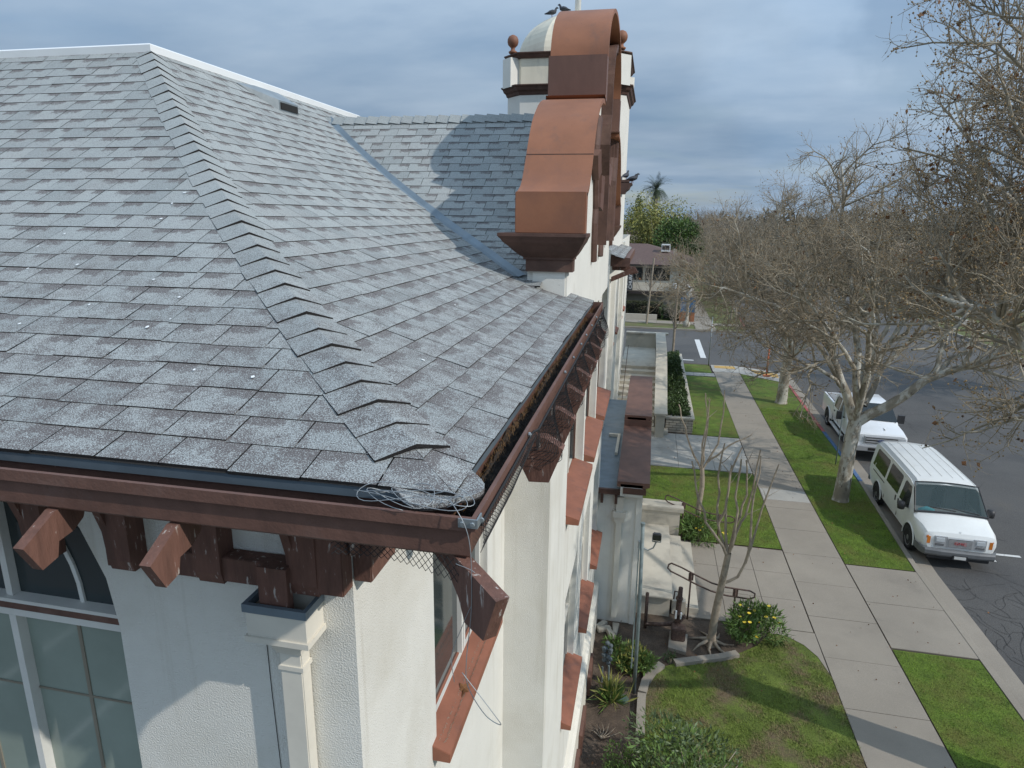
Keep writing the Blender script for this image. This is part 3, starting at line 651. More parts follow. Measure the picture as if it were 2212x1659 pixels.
# wet black leaf litter along the street gutter
def litter():
    rg = np.random.default_rng(4); rows = []
    n = 170
    for i in range(n+1):
        y = 1.97+(7.2-1.97)*i/n; row = []
        for j, x in enumerate(np.linspace(-0.612, -0.522, 8)):
            h = 8.670+0.028*(x < -0.575)+0.018*math.sin(y*5+j)+rg.normal(0, 0.007)
            if y > 6.1: h -= 0.03
            row.append((x+rg.normal(0, 0.002), y, min(h, 8.765)))
        rows.append(row)
    mb = MB(); mb.strip(rows); o = mb.build('leaf_litter', DEBRIS_SHADE, None, recalc=False)
    tag(o, 'dark rotting leaf litter filling the street side gutter', 'leaf litter', kind='stuff')
    N = 2600; t = rg.random(N)**1.0; y = 1.95+5.2*t; x = -0.607+np.abs(rg.normal(0, 0.022, N)); z = 8.70+rg.random(N)*0.02
    L = rg.uniform(0.012, 0.04, N); a = rg.uniform(0, 6.28, N)
    d = np.stack([np.cos(a)*0.7, np.sin(a)*0.7, rg.uniform(0.2, 1.0, N)], 1); P = np.stack([x, y, z], 1)
    s = np.stack([-np.sin(a), np.cos(a), 0*a], 1)*0.0012
    V = np.stack([P-s, P+s, P+d*L[:, None]], 1).reshape(-1, 3); F = np.arange(3*N).reshape(-1, 3)
    o = arrmesh('dry_needles', V, F, mk('needle', (0.14, 0.075, 0.028), 0.9, 0.5, 40)); tag(o, 'rusty dry needles caught under the shingle edge in the gutter', 'needles', kind='stuff')
litter()
# brackets (rafter tails with a leg on the wall)
def tail_profile(tip):
    pts = [(0.0, 8.715), (0.70, 8.70), (0.70, 8.612), (0.85, 8.612), (0.86+tip, 8.53), (0.80+tip, 8.415), (0.73+tip, 8.432), (0.715+tip, 8.49)]
    pts += [(0.715+tip-0.14*math.sin(R(a)), 8.49+0.085*(1-math.cos(R(a)))) for a in (30, 60, 90)]
    pts += [(0.64+0.54*math.cos(R(a)), 8.0+0.56*math.sin(R(a))) for a in (95, 110, 125, 140, 155, 170, 180)]
    pts += [(0.10, 7.90), (0.0, 7.90)]
    return pts
LEGX = 0.0
def bracket(P, wdir, w=0.045, tip=0.0, leg=True, name='rafter_tail', mat=BROWNW):
    pr = tail_profile(tip); mb = MB(); wv = Vector(wdir)
    mb.extr([Vector(P(d, z))-wv*w/2 for d, z in pr], wv*w)
    o = mb.build(name, mat, bld)
    if leg:
        lg = [(0.0, 8.70), (0.12, 8.70), (0.12, 7.95), (0.10, 7.885), (0.0, 7.885)]
        MB().extr([Vector(P(d, z))-wv*(0.07-LEGX) for d, z in lg], wv*0.14).build('leg', BROWNW, o)
    return o
LEGX = 0.07
for k in range(24):
    x = -1.62-0.52*k
    bracket(lambda d, z, x=x: (x, YF-d*0.975, z), (1, 0, 0), tip=0.14)
LEGX = 0.0
for k in range(6):
    y = 3.15+0.52*k
    SIDE = [(0, 8.70), (0.7, 8.70), (0.72, 8.61), (0.88, 8.605), (0.975, 8.55), (0.905, 8.365), (0.80, 8.36), (0.765, 8.43), (0.70, 8.50), (0.55, 8.52), (0.30, 8.45), (0.14, 8.25), (0.10, 7.95), (0, 7.95)]
    MB().extr([(X1+d, y-0.04, z) for d, z in SIDE], (0, 0.08, 0)).build('rafter_tail', BROWNW, bld)
for k in range(6, 8):
    y = 3.15+0.52*k; pr = [(0.0, 8.66), (0.36, 8.612), (0.46, 8.53), (0.42, 8.415), (0.34, 8.44), (0.25, 8.50), (0.0, 8.50)]
    MB().extr([(X2+d, y-0.03, z) for d, z in pr], (0, 0.06, 0)).build('rafter_tail', BROWNW, bld)
# diagonal tail at the corner
def corner_tail():
    u = Vector((1, -1, 0)).normalized(); pts = [(0, 8.71), (1.0, 8.70), (1.02, 8.612), (1.13, 8.612), (1.385, 8.585), (1.31, 8.405), (1.19, 8.40), (1.15, 8.47), (1.08, 8.53), (0.98, 8.55), (0.7, 8.56), (0.4, 8.55), (0.2, 8.46), (0.1, 8.3), (0.05, 8.1), (0, 8.1)]
    w = Vector((1, 1, 0)).normalized()*0.048
    MB().extr([Vector((X1, YF, z))+u*s-w/2 for s, z in pts], w).build('hip_rafter_tail', BROWNW, bld)
corner_tail()
MB().box(-1.51, -1.345, YF-0.11, YF-0.003, 7.905, 8.30).build('corner_block', BROWNW, bld, bevel=0.006)
MB().box(X1+0.003, X1+0.10, YF+0.005, YF+0.32, 7.93, 8.35).build('corner_block', BROWNW, bld, bevel=0.006)
MB().box(-2.40, -1.62, YF-0.10, YF-0.004, 7.90, 8.035).build('frieze_board', BROWNW, bld, bevel=0.004)

# spout, leader head and downspout on the front wall
ld = MB(); ld.box(-1.775, -1.62, YF-0.15, YF-0.102, 7.72, 8.04); ld.build('spout', BROWNW, bld)
hd = MB(); hx0, hx1, hy, hz = -1.84, -1.52, YF-0.175, 7.845
for a, b, c, d in ((hx0, hx1, hy, hy+0.008), (hx0, hx1, YF-0.010, YF-0.002), (hx0, hx0+0.008, hy+0.008, YF-0.010), (hx1-0.008, hx1, hy+0.008, YF-0.010)): hd.box(a, b, c, d, 7.68, hz)
hd.box(hx0, hx1, hy, YF-0.002, 7.672, 7.679)
hd.box(hx0-0.012, hx1+0.012, hy-0.012, YF-0.002, 7.640, 7.671)
hd.box(hx0+0.03, hx1-0.03, hy+0.03, YF-0.002, 7.605, 7.639)
hp = [(-1.77, hy+0.05, 7.604), (-1.59, hy+0.05, 7.604), (-1.59, YF-0.003, 7.604), (-1.77, YF-0.003, 7.604)]; hb = [(-1.74, YF-0.098, 7.53), (-1.605, YF-0.098, 7.53), (-1.605, YF-0.003, 7.53), (-1.74, YF-0.003, 7.53)]
hd.strip([hp, hb], True); h = hd.build('leader_head', CREAM, bld)
rim = MB()
for a, b, c, d in ((hx0-0.012, hx1+0.012, hy-0.012, hy+0.010), (hx0-0.012, hx0+0.010, hy+0.011, YF-0.003), (hx1-0.010, hx1+0.012, hy+0.011, YF-0.003)): rim.box(a, b, c, d, 7.805, hz+0.004)
rim.build('rim', METALG, h); MB().box(hx0+0.010, hx1-0.010, hy+0.010, YF-0.012, 7.69, 7.70).build('basin', DARK, h)
MB().box(-1.735, -1.61, YF-0.09, YF-0.004, -0.1, 7.54).build('downspout', CREAM, bld, bevel=0.006)
MB().box(-1.74, -1.60, YF-0.098, YF-0.003, 7.43, 7.455).build('downspout_strap', CREAM, bld)

# ------------------------------------------------------------------ cross gable roof behind the parapet
RY, RZ = 10.2, 11.13
vk = [0, 0.4, 0.8, 1.3, 1.7, 2.2, 2.7, 3.3, 4.0]; zk = [RZ, 10.76, 10.40, 9.98, 9.70, 9.44, 9.24, 9.06, 8.90]
zg_ = lambda v: float(np.interp(v, vk, zk))
W = 3.75
def rows_g(um):
    us = [0.0]
    while us[-1] < um:
        u = us[-1]; g = (zg_(W-u-0.05)-zg_(W-u+0.05))/0.1; us.append(u+0.165/math.hypot(1, g))
    us[-1] = um; return us
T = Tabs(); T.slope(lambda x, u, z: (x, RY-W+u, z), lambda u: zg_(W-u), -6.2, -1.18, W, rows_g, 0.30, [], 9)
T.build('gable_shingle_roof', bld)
mb = MB(); vs_ = [W*i/16 for i in range(17)]
mb.strip([[(-6.2, RY-v, zg_(v)-0.004), (-1.18, RY-v, zg_(v)-0.004)] for v in vs_]); mb.strip([[(-6.2, RY+v, zg_(v)-0.004), (-1.18, RY+v, zg_(v)-0.004)] for v in vs_]); mb.build('roof_felt', DARK, bld, recalc=False)
mb = MB(); T = Tabs()
for k in range(22):
    x = -5.4+k*0.19
    for s in (-1, 1):
        n0 = len(T.v); T.v += [(x, RY, RZ+0.045), (x, RY+s*0.13, RZ-0.075), (x+0.26, RY+s*0.13, RZ-0.11), (x+0.26, RY, RZ+0.012)]; T.t += [(0.2, 0.2, rnd.uniform(0.1, 0.5))]*4; T.f.append((n0, n0+1, n0+2, n0+3))
        n0 = len(T.v); T.v += [(x, RY, RZ+0.045), (x, RY+s*0.13, RZ-0.075), (x, RY+s*0.13, RZ-0.12), (x, RY, RZ)]; T.t += [(0.9, 0.95, -1.0)]*4; T.f.append((n0, n0+1, n0+2, n0+3))
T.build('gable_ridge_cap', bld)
# valley flashing
pts = []
for i in range(34):
    v = 3.35*i/33; z = zg_(v); u = (-0.283+math.sqrt(0.283**2+4*0.0496*max(0, z-EZ)))/(2*0.0496); pts.append((EX-u, RY-v, z))
mb = MB(); mb.strip([[(x-0.05, y-0.03, z+0.028), (x, y, z+0.022), (x+0.07, y+0.02, z+0.05)] for x, y, z in pts]); mb.build('valley_flashing', METALG, bld, recalc=False)

def CR(ctrl, k):
    P = [Vector(p) for p in ctrl]; out = []
    for i in range(len(P)-1):
        p0, p1, p2, p3 = P[max(i-1, 0)], P[i], P[i+1], P[min(i+2, len(P)-1)]
        for u in np.linspace(0, 1, k, endpoint=False): out.append(0.5*((2*p1)+(p2-p0)*u+(2*p0-5*p1+4*p2-p3)*u*u+(3*p1-p0-3*p2+p3)*u**3))
    return out+[P[-1]]
# ------------------------------------------------------------------ curved parapet gable
PB, PF = -1.36, -0.655                                # back and front of the copings
prof = [(6.66, 9.53), (6.66, 9.92), (6.68, 9.93), (6.86, 10.0), (7.0, 10.13), (7.14, 10.31), (7.29, 10.51), (7.46, 10.69), (7.67, 10.83), (7.92, 10.95), (8.22, 11.03), (8.52, 11.05), (8.52, 11.55), (8.62, 11.56)]
AC, AA, AB = 10.15, 1.52, 0.84
arch = [(AC-AA*math.cos(math.pi*i/24), 11.56+AB*math.sin(math.pi*i/24)) for i in range(25)]
full = prof[:-1]+arch+[(2*AC-y, z) for y, z in reversed(prof[:-1])]
core = [(y+(0.02 if y < AC else -0.02), z-0.02) for y, z in full]
par = MB().extr([(-1.26, y, z) for y, z in [(6.80, 8.3)]+[(max(6.80, min(2*AC-6.80, y)), z) for y, z in core]+[(2*AC-6.80, 8.3)]], (0.42, 0, 0)).build('parapet_gable', STUCCO_F, bld)
def coping(pr, mat, x0=PB, x1=PF, t=0.05, name='coping'):
    mb = MB(); rows = []
    for i, (y, z) in enumerate(pr):
        a, b = pr[max(i-1, 0)], pr[min(i+1, len(pr)-1)]; d = Vector((b[0]-a[0], b[1]-a[1])).normalized(); n = Vector((-d.y, d.x))
        rows.append([(x0, y, z), (x1, y, z), (x1, y-n.x*t, z-n.y*t), (x0, y-n.x*t, z-n.y*t)])
    mb.strip(rows, True); k = len(rows)-1
    mb.f.append((3, 2, 1, 0)); mb.f.append((4*k, 4*k+1, 4*k+2, 4*k+3))
    o = mb.build(name, mat, par, smooth=True)
    o.data.set_sharp_from_angle(angle=R(40)); return o
for mir in (0, 1):
    g = (lambda L: [(2*AC-y, z) for y, z in reversed(L)]) if mir else (lambda L: L)
    sp_ = [tuple(p) for p in CR([(y, z, 0) for y, z in prof[2:12]], 5)]
    coping(g([(p[0], p[1]) for p in sp_]+[(8.35, 11.045), (8.515, 11.05)]), COPPER)
    sy_ = 7.15 if not mir else 2*AC-7.15; MB().box(PB, PF+0.003, sy_-0.004, sy_+0.004, 10.316, 10.329).build('seam', DKBROWN, par)
    y0, y1 = (6.60, 6.78) if not mir else (2*AC-6.78, 2*AC-6.60)
    MB().box(PB, PF, y0, y1, 9.53, 9.93).build('pedestal_block', COPPER if not mir else COPPERD, par, bevel=0.006)
    y0, y1 = (8.48, 8.70) if not mir else (2*AC-8.70, 2*AC-8.48)
    MB().box(PB, PF, y0, y1, 11.055, 11.56).build('shoulder_block', COPPERD, par, bevel=0.006)
    # corbelled cornice under the pedestal, stepping in downwards
    cy = (lambda y: y) if not mir else (lambda y: 2*AC-y)
    lv = [(0.0, 9.53), (0.0, 9.50), (0.03, 9.47), (0.05, 9.44), (0.10, 9.40), (0.15, 9.35), (0.20, 9.31), (0.24, 9.285), (0.24, 9.265), (0.265, 9.26), (0.265, 9.14)]
    rows = []
    for o_, z in lv:
        xa, xb, ya, yb = PB-0.16+o_*0.95, PF+0.02-o_*0.55, cy(6.50+o_*0.9), cy(6.98-o_*0.2)
        rows.append([(xa, ya, z), (xb, ya, z), (xb, yb, z), (xa, yb, z)])
    mb = MB(); mb.strip(rows, True); mb.f.append((3, 2, 1, 0)); k = len(rows)-1; mb.f.append((4*k, 4*k+1, 4*k+2, 4*k+3)); mb.build('corbel_cornice', DKBROWN, par)
    MB().box(-1.20, X2+0.01, min(cy(6.77), cy(7.1)), max(cy(6.77), cy(7.1)), 8.6, 9.139).build('pier', STUCCO_F, par)
coping(arch, COPPER, PB, PF-0.0)
# mouldings on the street face of the gable
def band(path, prof, mat, name):
    """sweep (offset along the in-plane normal, projection x) along a path in the YZ plane"""
    rows = []
    for i, (y, z) in enumerate(path):
        a, b = path[max(i-1, 0)], path[min(i+1, len(path)-1)]; d = Vector((b[0]-a[0], b[1]-a[1])).normalized(); n = Vector((-d.y, d.x))
        rows.append([(X2+x, y+n.x*o, z+n.y*o) for o, x in prof])
    mb = MB(); mb.strip(rows, True); k = len(prof); e = (len(rows)-1)*k
    mb.f.append(tuple(range(k-1, -1, -1))); mb.f.append(tuple(range(e, e+k))); return mb.build(name, mat, par)
mprof = [(-0.14, -0.02), (-0.14, 0.07), (-0.10, 0.08), (-0.08, 0.12), (-0.03, 0.13), (-0.01, 0.175), (0.05, 0.19), (0.10, 0.19), (0.10, -0.02)]
AC2 = AC+1.0
frame = [(AC2-0.9, 9.28)]+[(AC2-0.9, z) for z in (9.5, 9.9, 10.3)]+[(AC2-0.98, 10.5), (AC2-1.04, 10.7), (AC2-0.98, 10.95), (AC2-0.9, 11.1), (AC2-0.9, 11.3)]
frame += [(AC2-0.9*math.cos(math.pi*i/20), 11.40+0.74*math.sin(math.pi*i/20)) for i in range(21)]
frame += [(2*AC2-y, z) for y, z in reversed(frame[:9])]
band(frame, mprof, DKBROWN, 'arch_moulding')
sprof = [(-0.08, -0.02), (-0.08, 0.06), (-0.05, 0.10), (0.0, 0.11), (0.05, 0.09), (0.08, 0.06), (0.08, -0.02)]
for mir in (0, 1):
    q = (lambda L: [(2*AC-y, z) for y, z in L]) if mir else (lambda L: L)
    band(q([(y+1.05, z) for y, z in [(8.50, 10.98), (8.36, 10.82), (8.24, 10.6), (8.22, 10.4), (8.30, 10.2), (8.40, 10.0), (8.46, 9.8), (8.42, 9.6), (8.44, 9.35), (8.5, 9.08)]]), sprof, DKBROWN, 'scroll_moulding')
    band(q([(8.95, 10.5), (9.07, 10.34), (9.2, 10.22)]), [(-0.07, -0.02), (-0.07, 0.12), (0.07, 0.15), (0.07, -0.02)], COPPERD, 'scroll_volute')
    band(q([(9.65, 10.25), (9.63, 10.0), (9.55, 9.8)]), [(-0.07, -0.02), (-0.07, 0.13), (0.07, 0.16), (0.07, -0.02)], COPPERD, 'scroll_volute')

# ------------------------------------------------------------------ domed tower
tw = MB(); TX0, TX1, TY0, TY1 = -4.12, -0.91, 18.4, 21.6; tcx, tcy = (TX0+TX1)/2, (TY0+TY1)/2
CH = 0.42
def octa(x0, x1, y0, y1, c): return [(x0+c, y0), (x1-c, y0), (x1, y0+c), (x1, y1-c), (x1-c, y1), (x0+c, y1), (x0, y1-c), (x0, y0+c)]
def ring(e, z, c=CH): return [(x, y, z) for x, y in octa(TX0-e, TX1+e, TY0-e, TY1+e, c+e*0.4)]
tw.strip([ring(0, 8.0), ring(0, 12.80)], True); tower = tw.build('tower', STUCCO_F, bld)
t2 = MB(); t2.strip([ring(-0.03, 13.02), ring(-0.03, 13.70)], True); t2.f.append((0, 1, 2, 3, 4, 5, 6, 7)); t2.build('tower_attic', DOMEM, tower)
for px, py in ((TX0+0.18, TY0+0.18), (TX1-0.18, TY0+0.18), (TX0+0.18, TY1-0.18), (TX1-0.18, TY1-0.18)):
    m_ = MB(); a = [(px-0.27, py), (px, py-0.27), (px+0.27, py), (px, py+0.27)]
    m_.strip([[(x, y, 13.0) for x, y in a], [(x, y, 13.72) for x, y in a]], True); m_.build('corner_pier', STUCCO_F, tower)
    fb = MB().lathe([(0.10, 13.86), (0.12, 13.9), (0.06, 13.94), (0.05, 13.99), (0.08, 14.02), (0.13, 14.07), (0.15, 14.14), (0.145, 14.2), (0.11, 14.27), (0.04, 14.31)], (px, py, 0), 14).build('ball_finial', COPPER, tower, smooth=True)
def cornice(z0, steps, name):
    rows = [ring(e, z0+h, CH) for e, h in steps]; mb = MB(); mb.strip(rows, True)
    mb.f.append(tuple(range(7, -1, -1))); k = (len(rows)-1)*8; mb.f.append(tuple(range(k, k+8))); return mb.build(name, DKBROWN, tower)
cornice(12.80, [(0.0, 0), (0.03, 0.02), (0.05, 0.08), (0.10, 0.12), (0.13, 0.19), (0.17, 0.22), (0.17, 0.245), (0.0, 0.27)], 'cornice')
cornice(13.70, [(0.0, 0), (0.03, 0.03), (0.06, 0.08), (0.10, 0.11), (0.10, 0.135), (-0.1, 0.15)], 'cornice')
dm = MB(); rows = []
for i in range(13):
    a = R(90*i/12.6); s = math.cos(a); rows.append([(tcx+(x-tcx)*s, tcy+(y-tcy)*s, 13.84+1.27*math.sin(a)) for x, y in octa(TX0+0.16, TX1-0.16, TY0+0.16, TY1-0.16, 0.85)])
dm.strip(rows, True); k = len(rows)-1; dm.f.append(tuple(range(8*k, 8*k+8))); dm.build('dome', DOMEM, tower)
MB().tube([(tcx+0.1, tcy, 15.0), (tcx+0.1, tcy, 17.2)], 0.085, 10).build('mast', WHITEM, tower, smooth=True)
for a0 in (0,):
    pts = arch_pts(tcx-0.62, tcx+0.55, 12.0, 0.55); MB().extr([(x, TY0-0.012, z) for x, z in [(tcx-0.62, 11.2)]+pts+[(tcx+0.55, 11.2)]], (0, 0.3, 0)).build('bell_opening', DARK, tower)
    band2 = arch_pts(tcx-0.40, tcx+0.80, 11.9, 0.60)
MB().box(TX1-0.1, TX1+0.20, 18.55, 18.95, 10.6, 10.66).build('ledge', DKBROWN, tower)
cb = MB(); rows = [[(X2-0.05, 18.5, z), (X2+e, 18.5, z), (X2+e, 19.2, z), (X2-0.05, 19.2, z)] for e, z in ((0.05, 10.3), (0.08, 10.36), (0.16, 10.42), (0.19, 10.5), (0.24, 10.54), (0.24, 10.58))]
cb.strip(rows, True); cb.f.append((0, 1, 2, 3)); cb.f.append((20, 21, 22, 23)); cb.build('corbel', DKBROWN, tower)

# ------------------------------------------------------------------ far wing eave beyond the gable
FYP = [(-0.49, 15.2), (-0.49, 20.2)]
sweep(FYP, [(0, 8.78), (0, 8.63), (0.13, 8.63), (0.13, 8.78)]).build('gutter', BROWN, bld)
T = Tabs(); T.slope(lambda y, u, z: (EX-u, y, z), zr, 15.1, 20.3, 1.3, rows_main, 0.285, [], 12); T.build('shingle_roof', bld)
MB().extr([(-0.46, 15.19, 8.6), (-0.46, 15.19, 8.79), (-0.9, 15.19, 8.86), (-0.9, 15.19, 8.6)], (0, 0.05, 0)).build('fascia', BROWN, bld)
MB().extr([(X2, 15.2, 8.25), (-0.30, 15.2, 8.50), (-0.34, 15.2, 8.60), (X2, 15.2, 8.36)], (0, 0.09, 0)).build('rafter_tail', BROWNW, bld)
MB().extr([(X2, 15.4, 8.59), (-0.35, 15.4, 8.59), (-0.27, 15.4, 8.46), (-0.42, 15.4, 8.40), (-0.62, 15.4, 8.5), (X2, 15.4, 8.5)], (0, 0.09, 0)).build('rafter_tail', BROWNW, bld)

# ------------------------------------------------------------------ side porch with its own curved coping
def porch():
    MB().box(X3+0.001, 0.02, 14.601, 22.2, -0.2, 3.50).box(X2+0.001, 0.02, 14.45, 14.6, -0.2, 3.50).build('porch_wall', STUCCO, bld)
    MB().box(0.021, 0.16, 14.42, 14.85, -0.2, 3.6).build('pilaster', STUCCO, bld)
    p = MB(); p.box(X3+0.005, 0.02, 14.605, 22.1, 3.502, 3.54); p.box(X2+0.005, 0.02, 14.36, 14.604, 3.502, 3.54); p.build('porch_roof', METALG, bld)
    MB().box(X2+0.005, -0.10, 14.28, 14.36, 3.42, 3.545).build('porch_gutter', DKBROWN, bld)
    for x in (-0.78, -0.45): MB().box(x-0.03, x+0.03, 14.30, 14.445, 3.18, 3.42).build('porch_bracket', DKBROWN, bld)
    MB().box(-0.50, -0.20, 14.28, 14.448, 2.84, 2.98).box(-0.47, -0.23, 14.33, 14.448, 2.70, 2.838).box(-0.44, -0.27, 14.35, 14.448, 2.98, 3.34).build('porch_leader_head', CREAM, bld)
    MB().box(-0.42, -0.29, 14.34, 14.448, 0.15, 2.699).build('porch_downspout', CREAM, bld)
    MB().box(X2+0.25, X2+0.32, 16.6, 18.2, 3.545, 3.62).box(X2+0.0, X2+0.249, 18.1, 18.2, 3.545, 3.62).build('roof_conduit', CREAM, bld)
    pr = [(14.2, 3.5), (14.2, 3.80), (15.2, 3.90), (16.5, 4.02), (17.5, 4.12), (17.5, 4.41), (18.1, 4.41), (18.1, 4.36), (20.0, 4.42), (22.2, 4.41), (22.2, 3.5)]
    w = MB().extr([(-0.36, y, z-0.06) for y, z in pr], (0.5, 0, 0)).build('porch_parapet', STUCCO, bld)
    for seg in (pr[1:5], pr[5:7], pr[7:10]):
        mb = MB(); rows = [[(-0.44, y, z), (0.30, y, z), (0.30, y, z-0.10), (0.2, y, z-0.13), (-0.44, y, z-0.13)] for y, z in seg]
        mb.strip(rows, True); k = len(rows)-1; mb.f.append((4, 3, 2, 1, 0)); mb.f.append(tuple(5*k+i for i in range(5))); mb.build('coping', COPPERD, w)
    MB().box(-0.44, 0.30, 17.46, 17.52, 4.0, 4.29).build('coping_step', COPPERD, w)
    MB().box(-0.30, 0.22, 14.16, 14.22, 3.52, 3.66).build('coping_moulding', DKBROWN, w)
    st = MB(); st.box(0.165, 1.0, 14.95, 18.9, -0.1, 0.50); st.build('porch_landing', CONCW, bld, bevel=0.012)
    MB().box(0.1, 1.05, 14.85, 18.9, 0.505, 0.55).build('porch_landing_slab', CONCW, bld, bevel=0.01)
    MB().box(1.055, 1.40, 15.1, 18.7, -0.1, 0.34).box(1.4, 1.72, 15.15, 18.7, -0.1, 0.17).build('porch_steps', CONCW, bld, bevel=0.01)
    MB().box(0.2, 1.35, 18.9, 19.3, -0.1, 1.0).build('cheek_wall', CONCW, bld)
    MB().box(0.12, 1.45, 18.85, 19.4, 1.002, 1.16).build('cheek_wall_cap', CONCW, bld, bevel=0.02)
porch()

# ------------------------------------------------------------------ street stair up to the landing, its wall and planter
stair = thing('entrance_stair', 'wide concrete stair with cast parapet wall rising to the church landing', 'stairs', (0.2, 34, 0))
NS = 11
for k in range(NS):
    y = 30.0+k*0.575; MB().box(X3+0.002, 0.62, y, 36.6 if k == NS-1 else y+0.62, -0.1, (k+1)*1.75/NS).build('step', CONCW, stair)
MB().box(X3+0.002, 0.62, 36.605, 41.2, -0.1, 1.748).build('landing', CONCW, stair)
MB().box(X3+0.002, 1.2, 41.2, 41.45, -0.1, 2.6).build('parapet', CONCW, stair); MB().box(X3+0.002, 1.35, 41.12, 41.55, 2.602, 2.70).build('parapet_cap', CONCW, stair, bevel=0.01)
pr = [(28.9, -0.1), (28.9, 1.05), (29.6, 1.08), (30.1, 1.25), (31.2, 1.55), (32.8, 1.95), (34.2, 2.30), (35.2, 2.50), (36.2, 2.58), (41.2, 2.60), (41.2, -0.1)]
MB().extr([(0.66, y, z) for y, z in pr], (0.40, 0, 0)).build('side_wall', CONCW, stair)
mb = MB(); rows = [[(0.58, y, z+0.002), (0.58, y, z+0.10), (1.16, y, z+0.10), (1.16, y, z+0.002)] for y, z in pr[1:-1]]; rows[0] = [(x, 28.8, z) for x, y, z in rows[0]]
mb.strip(rows, True); mb.f.append((3, 2, 1, 0)); k = len(rows)-1; mb.f.append(tuple(4*k+i for i in range(4))); mb.build('side_wall_cap', CONCW, stair)
MB().box(-0.4, 1.25, 29.3, 29.95, -0.1, 0.14).build('step', CONCW, stair)
MB().tube([(-0.95, 30.3, 1.0), (-0.95, 36.2, 2.6), (-0.95, 37.2, 2.6)], 0.02, 6).build('handrail', RUST, stair)
pl = thing('planter', 'long low block planter of ivy beside the stair wall', 'planter', (1.8, 37, 0))
w = MB(); w.box(1.15, 2.38, 29.95, 30.15, -0.1, 0.62); w.box(2.18, 2.38, 30.151, 45.0, -0.1, 0.62); w.build('wall', BRICKW, pl)
jt = MB()
for k in range(5):
    z = 0.06+0.12*k; jt.box(1.15, 2.38, 29.944, 29.949, z, z+0.014)
    for i in range(4): jt.box(1.3+0.34*i+(0.17 if k % 2 else 0), 1.312+0.34*i+(0.17 if k % 2 else 0), 29.944, 29.949, z+0.014, z+0.12)
jt.build('mortar_joints', JOINT, pl)
c = MB(); c.box(1.10, 2.44, 29.90, 30.22, 0.622, 0.70); c.box(2.12, 2.44, 30.221, 45.05, 0.622, 0.70); c.build('cap', CONCW, pl, bevel=0.008)
MB().box(1.1, 2.17, 30.2, 45.0, -0.1, 0.5).build('soil', SOIL, pl)

# ================================================================== VEHICLES
class Body:
    """lofted car body. local frame: s = distance back from the nose, y across (+ = kerb side), z up"""
    def __init__(b, st, lean): b.st = st; b.lean = lean
    def at(b, s):
        st = b.st
        for p, q in zip(st, st[1:]):
            if p[0] <= s <= q[0]:
                t = (s-p[0])/(q[0]-p[0]); return [p[i]+(q[i]-p[i])*t for i in range(len(p))]
        return list(st[-1] if s > st[-1][0] else st[0])
    def half(b, s):
        _, z0, zb, wl, wb, zt, crown = b.at(s)
        ze = max(zb, zt-0.10); we = wb-b.lean*max(0, ze-zb)
        if zt-zb < 0.12: return [(0, z0), (wl*0.9, z0), (wl, z0+0.10), (wb+0.012, (z0+zb)*0.55), (wb, zb-0.05), (wb-0.03, zb), (wb-0.08, zt-0.01), (wb*0.75, zt+crown*0.6), (0, zt+crown)]
        return [(0, z0), (wl*0.9, z0), (wl, z0+0.10), (wb+0.012, (z0+zb)*0.55), (wb, zb), ((wb+we)/2, (zb+ze)/2), (we, ze), (we-0.11, zt), (0, zt+crown)]
    def w(b, z, s=3.0):
        _, z0, zb, wl, wb, zt, crown = b.at(s); return wb-b.lean*max(0, z-zb)
def vehicle_mesh(body, mat, root, X, skip=None, extra=None):
    ss = sorted(set([p[0] for p in body.st]+list(extra or []))); rows = []
    for s in ss:
        h = body.half(s); rows.append([X(s, y, z) for y, z in h]+[X(s, -y, z) for y, z in reversed(h[1:-1])])
    mb = MB(); n = len(rows[0])
    for r in rows: mb.v += r
    for i in range(len(rows)-1):
        for j in range(n):
            if skip and skip(ss[i], ss[i+1], j): continue
            a, c = i*n+j, i*n+(j+1) % n; mb.f.append((a, c, c+n, a+n))
    mb.f.append(tuple(range(n))); mb.f.append(tuple(range((len(rows)-1)*n, len(rows)*n)))
    o = mb.build('body', mat, root); me = o.data
    me.polygons.foreach_set('use_smooth', [True]*len(me.polygons))
    try: me.set_sharp_from_angle(angle=R(28))
    except Exception: pass
    return o
def side_panel(body, root, X, poly, mat, name, side, off=0.006, th=0.02, parent=None):
    mb = MB(); f = [X(s, side*(body.w(z, s)+off), z) for s, z in poly]; bk = [X(s, side*(body.w(z, s)+off-th), z) for s, z in poly]
    k = len(f); mb.v = f+bk; mb.f = [tuple(range(k)), tuple(range(2*k-1, k-1, -1))]+[(i, (i+1) % k, k+(i+1) % k, k+i) for i in range(k)]
    return mb.build(name, mat, parent or root)
def wheel(root, X, s, side, w, r=0.37, rimmat=RIM):
    c = Vector(X(s, side*w, r)); ax = (Vector(X(s, side*(w+1), r))-c).normalized(); fw = (Vector(X(s+1, 0, 0))-Vector(X(s, 0, 0))).normalized(); up = Vector((0, 0, 1))
    def lat(prof, n=28):
        mb = MB(); rows = [[c+ax*h+(fw*math.cos(2*math.pi*k/n)+up*math.sin(2*math.pi*k/n))*q for k in range(n)] for q, h in prof]
        mb.strip(rows, True); mb.f.append(tuple(range(n))); e = (len(rows)-1)*n; mb.f.append(tuple(range(e, e+n))); return mb
    wo = lat([(r*0.6, -0.24), (r*0.97, -0.23), (r, -0.19), (r, -0.05), (r*0.96, -0.005), (r*0.72, 0.0), (r*0.66, -0.02)]).build('wheel', RUBBER, root, smooth=False)
    lat([(r*0.655, -0.06), (r*0.66, -0.012), (r*0.60, -0.015), (r*0.50, -0.055), (r*0.30, -0.045), (r*0.24, -0.015), (r*0.10, -0.005)]).build('rim', rimmat, wo)
    return wo
